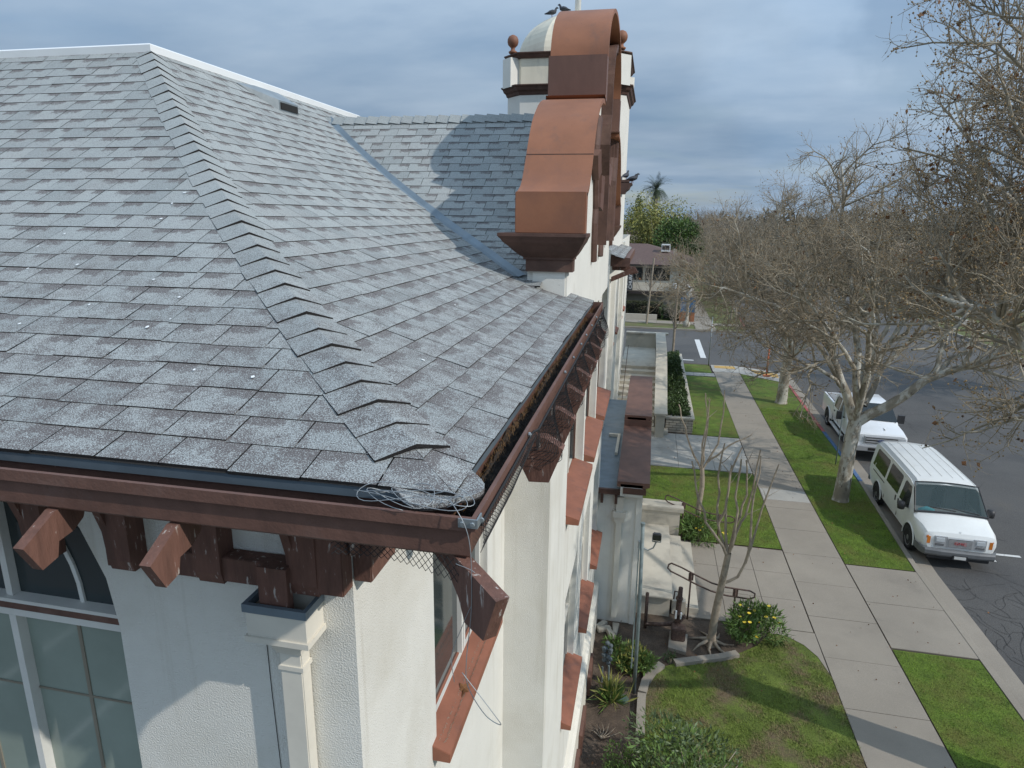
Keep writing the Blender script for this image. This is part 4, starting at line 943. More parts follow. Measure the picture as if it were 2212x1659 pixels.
def arch_disc(body, root, X, s, side, ra=0.47, zc=0.37, trim=None):
    pts = [(s-ra*math.cos(math.pi*i/20), zc+ra*math.sin(math.pi*i/20)) for i in range(21)]
    pts = [(s-ra, 0.33)]+pts+[(s+ra, 0.33)]
    mb = MB(); f = [X(a, side*(body.at(a)[4]+0.018), z) for a, z in pts]; b_ = [X(a, side*(body.at(a)[4]-0.05), z) for a, z in pts]; k = len(f)
    mb.v = f+b_; mb.f = [tuple(range(k))]+[(i, (i+1) % k, k+(i+1) % k, k+i) for i in range(k)]
    mb.build('wheel_arch', DARK, root)  # flat dark panel stands in for the shade of the wheel well
    if trim: MB().tube([X(a, side*(body.at(a)[4]+0.018), z) for a, z in pts], 0.022, 6).build('arch_lip', trim, root, smooth=True)
def xform(x, y, rot):
    c, s_ = math.cos(rot), math.sin(rot)
    # nose at (x, y) looks towards -Y; +across is the kerb side (-X)
    return lambda s, a, z: (x-a*c-s*s_, y+s*c-a*s_, z-0.12)
def block(X, s0, s1, a0, a1, z0, z1):
    mb = MB(); P = [X(s, a, z) for z in (z0, z1) for s, a in ((s0, a0), (s0, a1), (s1, a1), (s1, a0))]
    mb.v = P; mb.f = [(3, 2, 1, 0), (4, 5, 6, 7), (0, 1, 5, 4), (1, 2, 6, 5), (2, 3, 7, 6), (3, 0, 4, 7)]; return mb
def text_mesh(txt, size, mat, mtx, name, parent=None, depth=0.004):
    cu = bpy.data.curves.new(name, 'FONT'); cu.body = txt; cu.size = size; cu.align_x = 'CENTER'; cu.align_y = 'CENTER'; cu.extrude = depth
    o = bpy.data.objects.new(name+'_curve', cu); COL.objects.link(o)
    dg = bpy.context.evaluated_depsgraph_get(); me = bpy.data.meshes.new_from_object(o.evaluated_get(dg)); bpy.data.objects.remove(o)
    me.transform(mtx); me.name = name; me.materials.clear()
    return link(name, me, mat, parent)
def glassy(name, tint, fac):
    m = bpy.data.materials.new(name); m.use_nodes = True; nt = m.node_tree; b = nt.nodes['Principled BSDF']
    b.inputs['Base Color'].default_value = (*tint, 1); b.inputs['Roughness'].default_value = 0.04; b.inputs['Specular IOR Level'].default_value = 0.8
    t = nt.nodes.new('ShaderNodeBsdfTransparent'); mx = nt.nodes.new('ShaderNodeMixShader'); mx.inputs[0].default_value = fac
    nt.links.new(t.outputs[0], mx.inputs[1]); nt.links.new(b.outputs[0], mx.inputs[2]); nt.links.new(mx.outputs[0], nt.nodes['Material Output'].inputs[0]); return m
WINDSH = glassy('windscreen', (0.06, 0.09, 0.085), 0.52)

def van():
    x, y, rot = 9.25, 19.42, R(-2.0)
    X = xform(x, y, rot)
    root = thing('parked_van', 'white passenger van with tinted windows and ribbed roof, parked in front of the pickup', 'van', X(2.8, 0, 0.12))
    #        s     z0    zb    wl    wb    zt    crown
    st = [(0.0, 0.46, 0.86, 0.80, 0.86, 0.94, 0.01), (0.06, 0.42, 0.98, 0.88, 0.93, 1.04, 0.02), (0.30, 0.34, 1.06, 0.94, 0.985, 1.13, 0.03), (0.84, 0.30, 1.13, 0.96, 1.0, 1.25, 0.035),
          (0.90, 0.30, 1.14, 0.96, 1.0, 1.30, 0.03), (1.10, 0.30, 1.14, 0.96, 1.005, 1.53, 0.04), (1.50, 0.30, 1.15, 0.96, 1.005, 1.93, 0.05), (1.60, 0.30, 1.15, 0.96, 1.005, 1.985, 0.055),
          (1.80, 0.30, 1.15, 0.96, 1.005, 2.025, 0.06), (3.0, 0.30, 1.15, 0.96, 1.005, 2.04, 0.065), (5.0, 0.32, 1.15, 0.96, 1.0, 2.03, 0.06), (5.45, 0.38, 1.15, 0.95, 0.985, 1.98, 0.05), (5.60, 0.46, 1.15, 0.93, 0.965, 1.90, 0.03)]
    b = Body(st, 0.17)
    vehicle_mesh(b, VANW, root, X, skip=lambda s0, s1, j: s0 >= 0.89 and s1 <= 1.51 and j in (6, 7, 8, 9))
    # windscreen, its black surround and wipers, dashboard behind it
    def scr(e, off):
        P = []
        for s, f in ((0.87-e*0.3, 1), (1.56+e*0.2, 1)):
            zt = b.at(s)[5]; w = b.w(zt-0.08, 2.0)-0.02+e*0.1
            for a in np.linspace(-1, 1, 9): P.append((s, a*w, zt+off+0.045*(1-a*a)))
        return P
    g = scr(0, 0.02); n = 9; mb = MB(); mb.strip([[X(*p) for p in g[:n]], [X(*p) for p in g[n:]]]); ws = mb.build('windscreen', WINDSH, root, recalc=False)
    fr = MB(); cor = [X(*g[0]), X(*g[n-1]), X(*g[2*n-1]), X(*g[n])]
    fr.tube([X(*p) for p in g[:n]], 0.03, 6); fr.tube([X(*p) for p in g[n:]], 0.018, 6); fr.tube([cor[0], cor[3]], 0.016, 6); fr.tube([cor[1], cor[2]], 0.016, 6); fr.build('seal', BLKPL, ws)
    wp = MB(); wp.tube([X(0.90, -0.12, 1.40), X(0.97, 0.55, 1.44)], 0.012, 5); wp.tube([X(0.90, -0.75, 1.36), X(0.96, -0.05, 1.45)], 0.012, 5); wp.build('wiper', BLKPL, root)
    block(X, 0.95, 1.55, -0.85, 0.85, 1.0, 1.20).build('dashboard', mk('dash_grey', (0.33, 0.34, 0.32), 0.8, 0.1), root)
    for a in (-0.45, 0.45): block(X, 1.95, 2.15, a-0.27, a+0.27, 0.9, 1.75).build('seat', mk('seat_cloth', (0.16, 0.16, 0.15), 0.9, 0.2), root, bevel=0.05)
    MB().tube([X(1.12, 0.78, 1.24), X(1.18, 0.56, 1.27), X(1.16, 0.36, 1.24)], [0.06, 0.09, 0.05], 8).build('folded_towel', mk('turquoise_cloth', (0.08, 0.52, 0.60), 0.9, 0.2, 12), root, smooth=True)
    for sd in (1, -1):
        for poly in ([(1.34, 1.16), (1.48, 1.60), (1.60, 1.78), (2.10, 1.80), (2.16, 1.74), (2.20, 1.16)], [(2.42, 1.18), (2.42, 1.76), (2.48, 1.82), (3.55, 1.82), (3.61, 1.76), (3.61, 1.18)], [(3.80, 1.18), (3.80, 1.76), (3.86, 1.82), (5.10, 1.80), (5.18, 1.74), (5.24, 1.18)]):
            side_panel(b, root, X, poly, GLASSD, 'side_window', sd)
        for s in (2.30, 3.70): side_panel(b, root, X, [(s-0.006, 0.5), (s-0.006, 1.86), (s+0.006, 1.86), (s+0.006, 0.5)], mk('panel_gap', (0.2, 0.2, 0.19), 0.8), 'door_gap', sd, 0.003)
        for s in (2.24, 2.52): side_panel(b, root, X, [(s-0.05, 0.93), (s-0.05, 1.10), (s+0.03, 1.10), (s+0.03, 0.93)], BLKPL, 'door_handle', sd, 0.02, 0.03)
        side_panel(b, root, X, [(3.75, 1.00), (3.75, 1.04), (5.1, 1.04), (5.1, 1.00)], BLKPL, 'door_track', sd, 0.008)
        for s in (0.98, 4.36):
            arch_disc(b, root, X, s, sd, 0.46, 0.37, VANW); wheel(root, X, s, sd, 1.03)
        # mirrors
        mb = MB(); c = Vector(X(1.32, sd*1.22, 1.26)); mb.lathe([(0.03, -0.13), (0.10, -0.11), (0.115, 0), (0.10, 0.11), (0.03, 0.13)], c, 12); mb.tube([X(1.38, sd*1.0, 1.2), c], 0.035, 6)
        mb.build('wing_mirror', BLKPL, root, smooth=True)
        # lamps
        block(X, -0.018, 0.05, sd*0.50-0.17, sd*0.50+0.17, 0.62, 0.96).build('lamp_surround', CHROME, root, bevel=0.012)
        block(X, -0.035, 0.03, sd*0.52-0.12, sd*0.52+0.12, 0.78, 0.92).build('headlight', LENS, root, bevel=0.015)
        block(X, -0.03, 0.03, sd*0.52-0.12, sd*0.52+0.12, 0.66, 0.74).build('sidelight', GREYPL, root, bevel=0.012)
        block(X, -0.005, 0.17, sd*0.80-0.05, sd*0.80+0.075, 0.68, 0.94).build('indicator', AMBER, root, bevel=0.02)
    for a in np.linspace(-0.6, 0.6, 5):
        mb = MB(); rows = []
        for s in np.linspace(1.95, 5.3, 12):
            _, _, zb, _, wb, zt, cr = b.at(s); z = zt+cr*(1-abs(a)/0.79)-0.002; rows.append([X(s, a-0.014, z), X(s, a-0.008, z+0.006), X(s, a+0.008, z+0.006), X(s, a+0.014, z)])
        mb.strip(rows); mb.build('roof_rib', mk('roof_groove', (0.46, 0.46, 0.43), 0.6, 0.2, 6), root, recalc=False)
    # drip rails
    for sd in (1, -1): MB().tube([X(s, sd*(b.w(b.at(s)[5]-0.10, 3)+0.012), b.at(s)[5]-0.09) for s in np.linspace(1.55, 5.4, 14)], 0.014, 6).build('drip_rail', VANW, root, smooth=True)
    gr = block(X, -0.025, 0.05, -0.35, 0.35, 0.62, 0.93); go = gr.build('grille', CHROME, root, bevel=0.015)
    block(X, -0.030, -0.022, -0.30, 0.30, 0.66, 0.90).build('grille_opening', DARK, go)
    mb = MB()
    for z in np.linspace(0.685, 0.875, 6): q = block(X, -0.036, -0.0305, -0.30, 0.30, z-0.013, z+0.013); n0 = len(mb.v); mb.v += q.v; mb.f += [tuple(i+n0 for i in f) for f in q.f]
    mb.build('grille_bar', CHROME, go)
    M = Matrix.Translation(X(-0.044, 0.0, 0.78)) @ Matrix.Rotation(rot, 4, 'Z') @ Matrix.Rotation(R(90), 4, 'X')
    text_mesh('GMC', 0.115, EMRED, M @ Matrix.Scale(1.25, 4, (1, 0, 0)), 'badge', root)
    prof = [(-0.10, 0.40), (-0.14, 0.46), (-0.14, 0.56), (-0.10, 0.60), (0.05, 0.60), (0.05, 0.40)]
    mb = MB(); rows = []
    for a, s in ((-1.02, 0.45), (-0.99, 0.12), (-0.90, 0.03), (-0.5, -0.02), (0.5, -0.02), (0.90, 0.03), (0.99, 0.12), (1.02, 0.45)): rows.append([X(s+p*(1 if abs(a) < 0.95 else 0.3), a, z-0.02) for p, z in prof])
    mb.strip(rows, True); k = len(rows)-1; mb.f.append(tuple(range(6))); mb.f.append(tuple(6*k+i for i in range(6))); mb.build('bumper', GREYPL, root)
    block(X, -0.03, 0.15, -0.8, 0.8, 0.26, 0.38).build('air_dam', BLKPL, root)
    q = block(X, -0.175, -0.145, -0.19, 0.19, 0.33, 0.47).build('plate_holder', BLKPL, root); block(X, -0.182, -0.176, -0.15, 0.15, 0.36, 0.45).build('licence_plate', mk('plate', (0.62, 0.62, 0.60), 0.5), q)
    block(X, 5.58, 5.72, -0.95, 0.95, 0.42, 0.60).build('rear_bumper', GREYPL, root)
    MB().lathe([(0.0, 0.0), (0.026, 0.004), (0.026, 0.01), (0, 0.012)], X(0.10, 0, 1.075), 10).build('bonnet_badge', CHROME, root)
van()

def pickup():
    x, y, rot = 9.80, 28.2, R(-2.0)
    X = xform(x, y, rot)
    root = thing('pickup_truck', 'white crew cab pickup truck with chrome grille and black mirrors, parked behind the van', 'pickup truck', X(3, 0, 0.12))
    st = [(0.0, 0.55, 1.10, 0.86, 0.93, 1.17, 0.01), (0.07, 0.50, 1.16, 0.92, 0.98, 1.22, 0.02), (0.5, 0.48, 1.22, 0.96, 1.0, 1.29, 0.035), (1.35, 0.48, 1.25, 0.97, 1.01, 1.34, 0.03), (1.45, 0.48, 1.25, 0.97, 1.01, 1.40, 0.03),
          (1.75, 0.48, 1.26, 0.97, 1.01, 1.62, 0.03), (2.2, 0.48, 1.26, 0.97, 1.01, 1.92, 0.035), (2.5, 0.48, 1.26, 0.97, 1.01, 1.99, 0.04), (3.9, 0.48, 1.26, 0.97, 1.01, 1.97, 0.035), (4.12, 0.48, 1.26, 0.97, 1.01, 1.86, 0.02), (4.15, 0.48, 1.26, 0.97, 1.01, 1.30, 0.0)]
    b = Body(st, 0.19)
    vehicle_mesh(b, TRUCKW, root, X)
    bed = MB(); bed.v = []; q = lambda *a: block(X, *a)
    def add(mb, o): n0 = len(mb.v); mb.v += o.v; mb.f += [tuple(i+n0 for i in f) for f in o.f]
    for a in ((4.2, 6.3, 0.90, 1.01, 0.5, 1.36), (4.2, 6.3, -1.01, -0.90, 0.5, 1.36), (6.22, 6.3, -0.9, 0.9, 0.55, 1.34)): add(bed, q(*a))
    bed.build('bed', TRUCKW, root, bevel=0.015); q(4.2, 6.22, -0.9, 0.9, 0.75, 0.80).build('bed_liner', BLKPL, root)
    q(4.2, 6.22, 0.88, 0.90, 0.8, 1.37).build('bed_rail', BLKPL, root); q(4.2, 6.22, -0.90, -0.88, 0.8, 1.37).build('bed_rail', BLKPL, root)
    rk = MB(); 
    for a in (-0.7, 0.7): rk.tube([X(4.4, a, 0.8), X(4.4, a, 1.85)], 0.03, 6)
    rk.tube([X(4.4, -0.8, 1.85), X(4.4, 0.8, 1.85)], 0.03, 6); rk.build('ladder_rack', RUST, root)
    P = []
    for s in (1.40, 2.22):
        zt = b.at(s)[5]; w = b.w(zt-0.08, 2.6)-0.05
        P.append([X(s, a*w, zt+0.025+0.03*(1-a*a)) for a in np.linspace(-1, 1, 7)])
    mb = MB(); mb.strip(P); mb.build('windscreen', GLASSD, root, recalc=False)
    for sd in (1, -1):
        for poly in ([(1.95, 1.28), (2.25, 1.72), (2.42, 1.83), (2.95, 1.85), (3.0, 1.28)], [(3.1, 1.28), (3.1, 1.85), (3.75, 1.83), (3.9, 1.7), (3.92, 1.28)]): side_panel(b, root, X, poly, GLASSD, 'side_window', sd)
        for s in (3.05, 4.02): side_panel(b, root, X, [(s-0.006, 0.6), (s-0.006, 1.26), (s+0.006, 1.26), (s+0.006, 0.6)], mk('panel_gap', (0.2, 0.2, 0.19), 0.8), 'door_gap', sd, 0.003)
        for s in (2.88, 3.75): side_panel(b, root, X, [(s-0.09, 1.08), (s-0.09, 1.12), (s+0.09, 1.12), (s+0.09, 1.08)], BLKPL, 'door_handle', sd, 0.03, 0.03)
        for s in (0.95, 5.0):
            arch_disc(b, root, X, s, sd, 0.52, 0.42, TRUCKW); wheel(root, X, s, sd, 1.035, 0.41, CHROME)
        m = block(X, 1.86, 1.98, min(sd*1.10, sd*1.36), max(sd*1.10, sd*1.36), 1.22, 1.58); m.tube([X(1.95, sd*0.98, 1.3), X(1.92, sd*1.15, 1.32)], 0.04, 6); m.build('wing_mirror', BLKPL, root, bevel=0.0)
        block(X, -0.01, 0.22, min(sd*0.68, sd*0.95), max(sd*0.68, sd*0.95), 0.86, 1.12).build('headlight', LENS, root, bevel=0.03)
        q(1.9, 4.1, min(sd*0.98, sd*1.12), max(sd*0.98, sd*1.12), 0.42, 0.48).build('running_board', CHROME, root, bevel=0.01)
    go = q(-0.04, 0.06, -0.66, 0.66, 0.78, 1.12).build('grille', CHROME, root, bevel=0.02); q(-0.046, -0.0405, -0.60, 0.60, 0.83, 1.07).build('grille_opening', DARK, go)
    mb = MB()
    for z in (0.89, 1.005): add(mb, q(-0.065, -0.047, -0.60, 0.60, z-0.032, z+0.032))
    mb.build('grille_bar', CHROME, go, bevel=0.008)
    c = Vector(X(-0.07, 0, 0.95)); mb = MB(); d = (Vector(X(-1, 0, 0))-Vector(X(0, 0, 0))); ac = (Vector(X(0, 1, 0))-Vector(X(0, 0, 0)))
    mb.extr([c+ac*0.13*math.cos(2*math.pi*i/24)+Vector((0, 0, 0.055*math.sin(2*math.pi*i/24))) for i in range(24)], d*0.012); em = mb.build('badge', EMBLUE, root)
    M = Matrix.Translation(Vector(X(-0.084, 0.0, 0.95))) @ Matrix.Rotation(rot, 4, 'Z') @ Matrix.Rotation(R(90), 4, 'X'); text_mesh('Ford', 0.085, CHROME, M, 'badge_lettering', em, 0.001)
    bp = q(-0.16, 0.10, -0.98, 0.98, 0.50, 0.74).build('bumper', CHROME, root, bevel=0.03); q(-0.168, -0.161, -0.5, 0.5, 0.54, 0.66).build('bumper_opening', DARK, bp)
    q(0.35, 0.8, -0.20, -0.17, 1.312, 1.33).build('bonnet_crease', mk('panel_gap', (0.2, 0.2, 0.19), 0.8), root)
pickup()

# ================================================================== STREET AND GARDEN FURNITURE
def post(name, label, cat, x, y, h, r, mat, plate=None, z0=0.0):
    t = thing(name, label, cat, (x, y, z0)); MB().tube([(x, y, z0-0.1), (x, y, z0+h)], r, 8).build('post', mat, t, smooth=True)
    if plate: 
        (a, b, c, d), zc, hh = plate; MB().extr([(a, b, zc-hh/2), (c, d, zc-hh/2), (c, d, zc+hh/2), (a, b, zc+hh/2)], (0.003, 0.004, 0)).build('sign_plate', STEELG, t)
    return t
t = thing('flood_light_pole', 'slim grey green pole with a small black floodlight in the soil bed beside the church', 'light pole', (0.22, 12.0, 0))
MB().tube([(0.22, 12, -0.1), (0.21, 12, 2.0), (0.17, 12, 3.85)], 0.038, 10).build('pole', PIPE, t, smooth=True)
MB().lathe([(0.045, 0), (0.045, 0.05), (0.0, 0.06)], (0.17, 12, 3.84), 10).build('pole_cap', PIPE, t)
MB().tube([(0.13, 11.96, 0.6), (0.125, 11.96, 3.5)], 0.014, 6).build('conduit', PIPE, t)
MB().tube([(0.18, 12, 3.36), (0.30, 12.02, 3.30), (0.40, 12.03, 3.36), (0.45, 12.03, 3.5)], 0.016, 6).tube([(0.13, 12, 3.50), (0.13, 12, 3.34)], 0.03, 6).build('arm', STEELG, t)
f = MB().box(0.37, 0.54, 11.97, 12.09, 3.54, 3.68).build('floodlight', BLKPL, t, bevel=0.02); MB().box(0.385, 0.525, 11.962, 11.969, 3.555, 3.665).build('lens', GLASSD, f)
MB().tube([(0.375, 12.03, 3.5), (0.375, 12.03, 3.6)], 0.012, 5).tube([(0.535, 12.03, 3.5), (0.535, 12.03, 3.6)], 0.012, 5).tube([(0.375, 12.03, 3.5), (0.535, 12.03, 3.5)], 0.012, 5).build('yoke', STEELG, t)
def handrail(y, lab, flip=1):
    t = thing('handrail', lab, 'handrail', (1.7, y, 0), 'looped handrails at the porch steps')
    L = [(0.90, 1.42), (0.96, 1.46), (1.20, 1.38), (1.55, 1.22), (1.95, 1.05), (2.3, 0.98), (2.85, 0.96), (2.97, 0.90), (2.97, 0.80), (2.85, 0.74), (2.3, 0.76), (1.95, 0.83), (1.55, 0.98), (1.20, 1.14), (0.96, 1.24), (0.88, 1.32), (0.90, 1.42)]
    MB().tube([(x, y, z) for x, z in L], 0.021, 8).build('rail', RUST, t, smooth=True)
    for x, z in ((1.45, 1.26), (2.52, 0.97)):
        p = MB().tube([(x, y, -0.1), (x, y, z)], 0.022, 8).build('post', RUST, t, smooth=True); MB().box(x-0.06, x+0.06, y-0.01, y+0.01, z-0.20, z-0.01).build('bracket_plate', RUST, t)
    return t
handrail(14.95, 'brown looped handrail on the near side of the porch steps'); handrail(19.1, 'brown looped handrail on the far side of the porch steps, behind the bare bush')
# backflow valve on its slab
t = thing('backflow_valve', 'rusty upright water backflow valve assembly on a small concrete pad in the soil bed', 'valve', (1.05, 14.1, 0))
MB().extr([(0.95, 13.6, -0.05), (1.35, 13.5, -0.05), (1.42, 14.2, -0.05), (1.0, 14.25, -0.05)], (0, 0, 0.10)).build('pad', CONC, t)
MB().box(1.02, 1.34, 13.86, 14.14, 0.05, 0.36).build('valve_box', RUST, t, bevel=0.02)
MB().tube([(1.15, 14.22, 0), (1.15, 14.22, 0.45), (1.16, 14.2, 0.9), (1.17, 14.18, 1.28)], [0.075, 0.06, 0.065, 0.05], 10).lathe([(0.05, 0.55), (0.10, 0.56), (0.10, 0.60), (0.05, 0.61)], (1.155, 14.21, 0), 12).lathe([(0.05, 0.95), (0.085, 0.96), (0.085, 1.0), (0.05, 1.01)], (1.16, 14.2, 0), 12).build('standpipe', RUST, t, smooth=True)
MB().tube([(0.42, 14.32, 0), (0.42, 14.32, 0.95)], 0.04, 8).tube([(0.42, 14.3, 0.12), (0.75, 14.25, 0.18), (1.1, 14.2, 0.30)], 0.05, 8).build('feed_pipe', RUST, t, smooth=True)
for a in range(4): MB().tube([(1.15+0.04*a, 14.14, 0.40+0.05*a), (1.22+0.03*a, 14.05, 0.44+0.06*a)], 0.03, 7).build('fitting', RUST, t)
MB().tube([(1.1, 14.1, 0.5), (1.1, 14.08, 0.72)], 0.022, 6).tube([(1.22, 14.1, 0.48), (1.22, 14.08, 0.68)], 0.022, 6).build('drain_pipe', WHITEM, t)
MB().tube([(1.17, 14.18, 1.15), (1.04, 14.18, 1.17), (1.03, 14.2, 0.95)], 0.018, 6).build('test_cock', RUST, t)
t = thing('hose_bib', 'small grey wrapped water tap on twin pipes in the soil bed near the wall', 'water tap', (-0.45, 12.3, 0))
MB().tube([(-0.47, 12.2, -0.1), (-0.47, 12.2, 0.35)], 0.022, 6).tube([(-0.34, 12.25, -0.1), (-0.34, 12.25, 0.35)], 0.022, 6).build('pipe', PIPE, t)
mb = MB()
for i in range(14): mb.lathe([(0.01, -0.05), (0.05, -0.02), (0.05, 0.02), (0.01, 0.05)], (-0.40+rnd.uniform(-0.08, 0.08), 12.25+rnd.uniform(-0.05, 0.05), 0.42+i*0.035), 7)
mb.build('wrapping', mk('wrap_grey', (0.10, 0.12, 0.13), 0.9, 0.5, 20), t)
tag(MB().lathe([(0.14, 0.0), (0.14, 0.02), (0.12, 0.03), (0.0, 0.032)], (-0.02, 11.75, -0.03), 16).build('valve_cover', mk('valve_green', (0.07, 0.12, 0.10), 0.6), None), 'round green irrigation valve cover set in the soil', 'valve cover')
def edging(pts, lab):
    mb = MB(); rows = []
    for i, p in enumerate(pts):
        a, b = pts[max(i-1, 0)], pts[min(i+1, len(pts)-1)]; d = Vector((b[0]-a[0], b[1]-a[1])).normalized(); n = Vector((-d.y, d.x))*0.085
        rows.append([(p[0]+n.x, p[1]+n.y, -0.05), (p[0]+n.x, p[1]+n.y, 0.085), (p[0]-n.x, p[1]-n.y, 0.085), (p[0]-n.x, p[1]-n.y, -0.05)])
    mb.strip(rows, True); mb.f.append((3, 2, 1, 0)); k = 4*(len(rows)-1); mb.f.append((k, k+1, k+2, k+3))
    tag(mb.build('concrete_edging', CONC), lab, 'garden edging', 'curved concrete edging round the soil bed')
edging([(0.37, 10.75), (0.37, 11.3), (0.38, 11.9)], 'straight piece of concrete edging left of the patchy lawn'); edging([(0.39, 11.95), (0.45, 12.3), (0.60, 12.68), (0.80, 12.95)], 'bent middle piece of concrete edging round the bed')
edging([(1.08, 13.08), (1.6, 13.3), (2.1, 13.5), (2.5, 13.72)], 'long piece of concrete edging in front of the bare tree')
for i, (x, y, a) in enumerate(((-0.55, 14.0, 0.4), (-0.38, 13.85, 2.0), (-0.62, 14.15, 1.0))):
    mb = MB(); c, s = math.cos(a), math.sin(a); l, w = 0.17, 0.07
    mb.extr([(x+u*c-v*s, y+u*s+v*c, -0.02) for u, v in ((-l, -w), (l, -w*0.8), (l*0.9, w), (-l, w*1.1))], (0, 0, 0.10))
    tag(mb.build('stone_block', CONCW, None, bevel=0.012), 'loose broken stone block lying at the foot of the porch wall', 'stone', 'broken stones by the porch wall')
tag(MB().extr([(-0.37, 14.25, 0), (-0.20, 14.25, 0), (-0.24, 13.85, 0.0), (-0.33, 13.82, 0)], (0, 0, 0.08)).build('splash_block', CONCW, None, bevel=0.01), 'pale splash block below the porch downspout', 'splash block')
post('street_sign', 'thin grey sign post at the near street corner, seen edge on', 'sign post', 4.25, 44.9, 3.3, 0.035, STEELG, ((4.22, 44.9, 4.28, 44.9), 3.0, 0.5))
post('parking_sign', 'leaning thin sign post on the lawn strip beside the large bare tree trunk', 'sign post', 7.9, 27.2, 2.5, 0.025, PIPE, ((7.98, 27.15, 7.99, 27.45), 2.25, 0.45))
t = post('orange_marker', 'short orange marker post standing on the corner ramp', 'marker post', 7.6, 42.6, 1.9, 0.05, mk('orange_paint', (0.50, 0.13, 0.05), 0.7)); MB().box(7.4, 7.8, 42.45, 42.75, 0.02, 0.10).build('base', mk('orange_paint', (0.5, 0.13, 0.05)), t)
t = thing('street_lamp', 'old pale concrete street lamp with white acorn globe at the far corner', 'street lamp', (3.55, 61.5, 0))
MB().lathe([(0.30, -0.1), (0.30, 0.35), (0.20, 0.5), (0.15, 0.6), (0.12, 2.6), (0.17, 2.65), (0.17, 2.75), (0.10, 2.8)], (3.55, 61.5, 0), 12).build('post', CONCW, t, smooth=True)
MB().lathe([(0.12, 2.8), (0.23, 2.95), (0.27, 3.15), (0.24, 3.35), (0.14, 3.52), (0.05, 3.6), (0.02, 3.72)], (3.55, 61.5, 0), 14).build('globe', WHITEM, t, smooth=True)
t = thing('monument_sign', 'low blue and orange notice board behind the street lamp', 'sign', (3.7, 64.4, 0))
MB().box(3.0, 4.4, 64.4, 64.6, 0.9, 2.3).build('board', mk('board_blue', (0.04, 0.12, 0.24), 0.6, 0.5, 3, col2=(0.25, 0.3, 0.35), c2s=4), t); MB().box(3.0, 4.4, 64.38, 64.62, 0.0, 0.88).build('base', mk('board_orange', (0.32, 0.12, 0.05), 0.7, 0.3, 3), t)

# ------------------------------------------------------------------ things caught on the eaves
def wires():
    rg = random.Random(11); t = thing('wire_coil', 'tangled loops of thin grey wire lying in the gutter corner and hanging down the wall', 'wire', (-0.6, 1.9, 8.75))
    for k in range(6):
        c = Vector((-0.70+rg.uniform(-0.06, 0.06), 1.88+rg.uniform(-0.02, 0.02), 8.80)); a0 = rg.uniform(0, 6); rx, ry = rg.uniform(0.10, 0.24), rg.uniform(0.035, 0.07)
        pts = [(c.x+rx*math.cos(a0+a), c.y+ry*math.sin(a0+a)-0.02, c.z+0.02*math.sin(2*a+k)+0.010*k*0.4) for a in np.linspace(0, rg.uniform(3.5, 6.6), 26)]
        MB().tube(pts, 0.0014, 5).build('loop', WIRE, t, smooth=True)
    def sm(ctrl, n=30):
        P = [Vector(p) for p in ctrl]; out = []
        for i in range(len(P)-1):
            p0, p1, p2, p3 = P[max(i-1, 0)], P[i], P[i+1], P[min(i+2, len(P)-1)]
            for u in np.linspace(0, 1, 8, endpoint=False): out.append(0.5*((2*p1)+(p2-p0)*u+(2*p0-5*p1+4*p2-p3)*u*u+(3*p1-p0-3*p2+p3)*u**3))
        return out+[P[-1]]
    MB().tube(sm([(-0.62, 1.90, 8.80), (-0.56, 1.81, 8.82), (-0.50, 1.78, 8.72), (-0.49, 1.77, 8.5), (-0.505, 1.76, 8.3), (-0.50, 1.76, 8.2), (-0.44, 1.75, 8.11), (-0.385, 1.74, 8.09), (-0.41, 1.74, 8.13), (-0.52, 1.76, 8.25)]), 0.0015, 5).build('loop', WIRE, t, smooth=True)
    MB().tube(sm([(-0.55, 1.80, 8.62), (-0.47, 1.79, 8.58), (-0.52, 1.78, 8.42), (-0.56, 1.78, 8.3), (-0.55, 1.77, 8.2)]), 0.0012, 5).build('loop', WIRE, t, smooth=True)
wires()
def netting():
    # black bird net hung along the street gutter and drawn over the tails
    def S(i, j):      # i along Y (cells), j downwards 0..1
        y = 1.86+i; k = (y-3.15)/0.52; near = abs(k-round(k))*0.52; on = 1.0 if (near < 0.09 and 0 <= round(k) <= 7) else 0.0
        g = max(0.0, 1-near/0.22) if 0 <= round(k) <= 7 else 0.0
        out = 0.02+0.085*g*math.sin(min(1, j*1.6)*math.pi*0.5)
        x = -0.488+out*(1 if j < 0.75 else 1)-0.12*max(0, j-0.75)*4*(1-g*0.3)
        z = 8.735-j*(0.14+0.20*g)
        if y < 2.85: x = -0.486+0.015*math.sin(j*3); z = 8.735-j*0.10*min(1, (3.05-y)+0.3)
        return Vector((x, y, z))
    mb = MB(); cell = 0.024; n = int(5.35/cell); m = 12; r = 0.0013
    def seg(a, b): mb.tube([a, b], r, 3, False)
    for i in range(n):
        for j in range(m):
            o = 0.5 if j % 2 else 0
            a = S((i+o)*cell, j/m); seg(a, S((i+o+0.5)*cell, (j+1)/m)); seg(a, S((i+o-0.5)*cell, (j+1)/m))
    t = tag(mb.build('bird_netting', NETM, None, recalc=False), 'black diamond mesh bird netting clipped under the street gutter over the rafter tails', 'netting')
    MB().tube([S(i*0.05, 0)+Vector((0.004, 0, 0)) for i in range(108)], 0.006, 5).build('hem', NETM, t)
    # scrap hanging by the corner below the front gutter
    mb = MB()
    def Q(u, v): return Vector((-1.0+u, 1.86+0.03*math.sin(u*9), 8.615-v*(0.05+0.08*u)))
    for i in range(19):
        for j in range(5):
            o = 0.5 if j % 2 else 0
            for e in (0.5, -0.5): mb.tube([Q((i+o)*0.024, j/5), Q((i+o+e)*0.024, (j+1)/5)], 0.0013, 3, False)
    tag(mb.build('netting_scrap', NETM, None, recalc=False), 'torn scrap of black netting dangling under the gutter corner', 'netting')
netting()
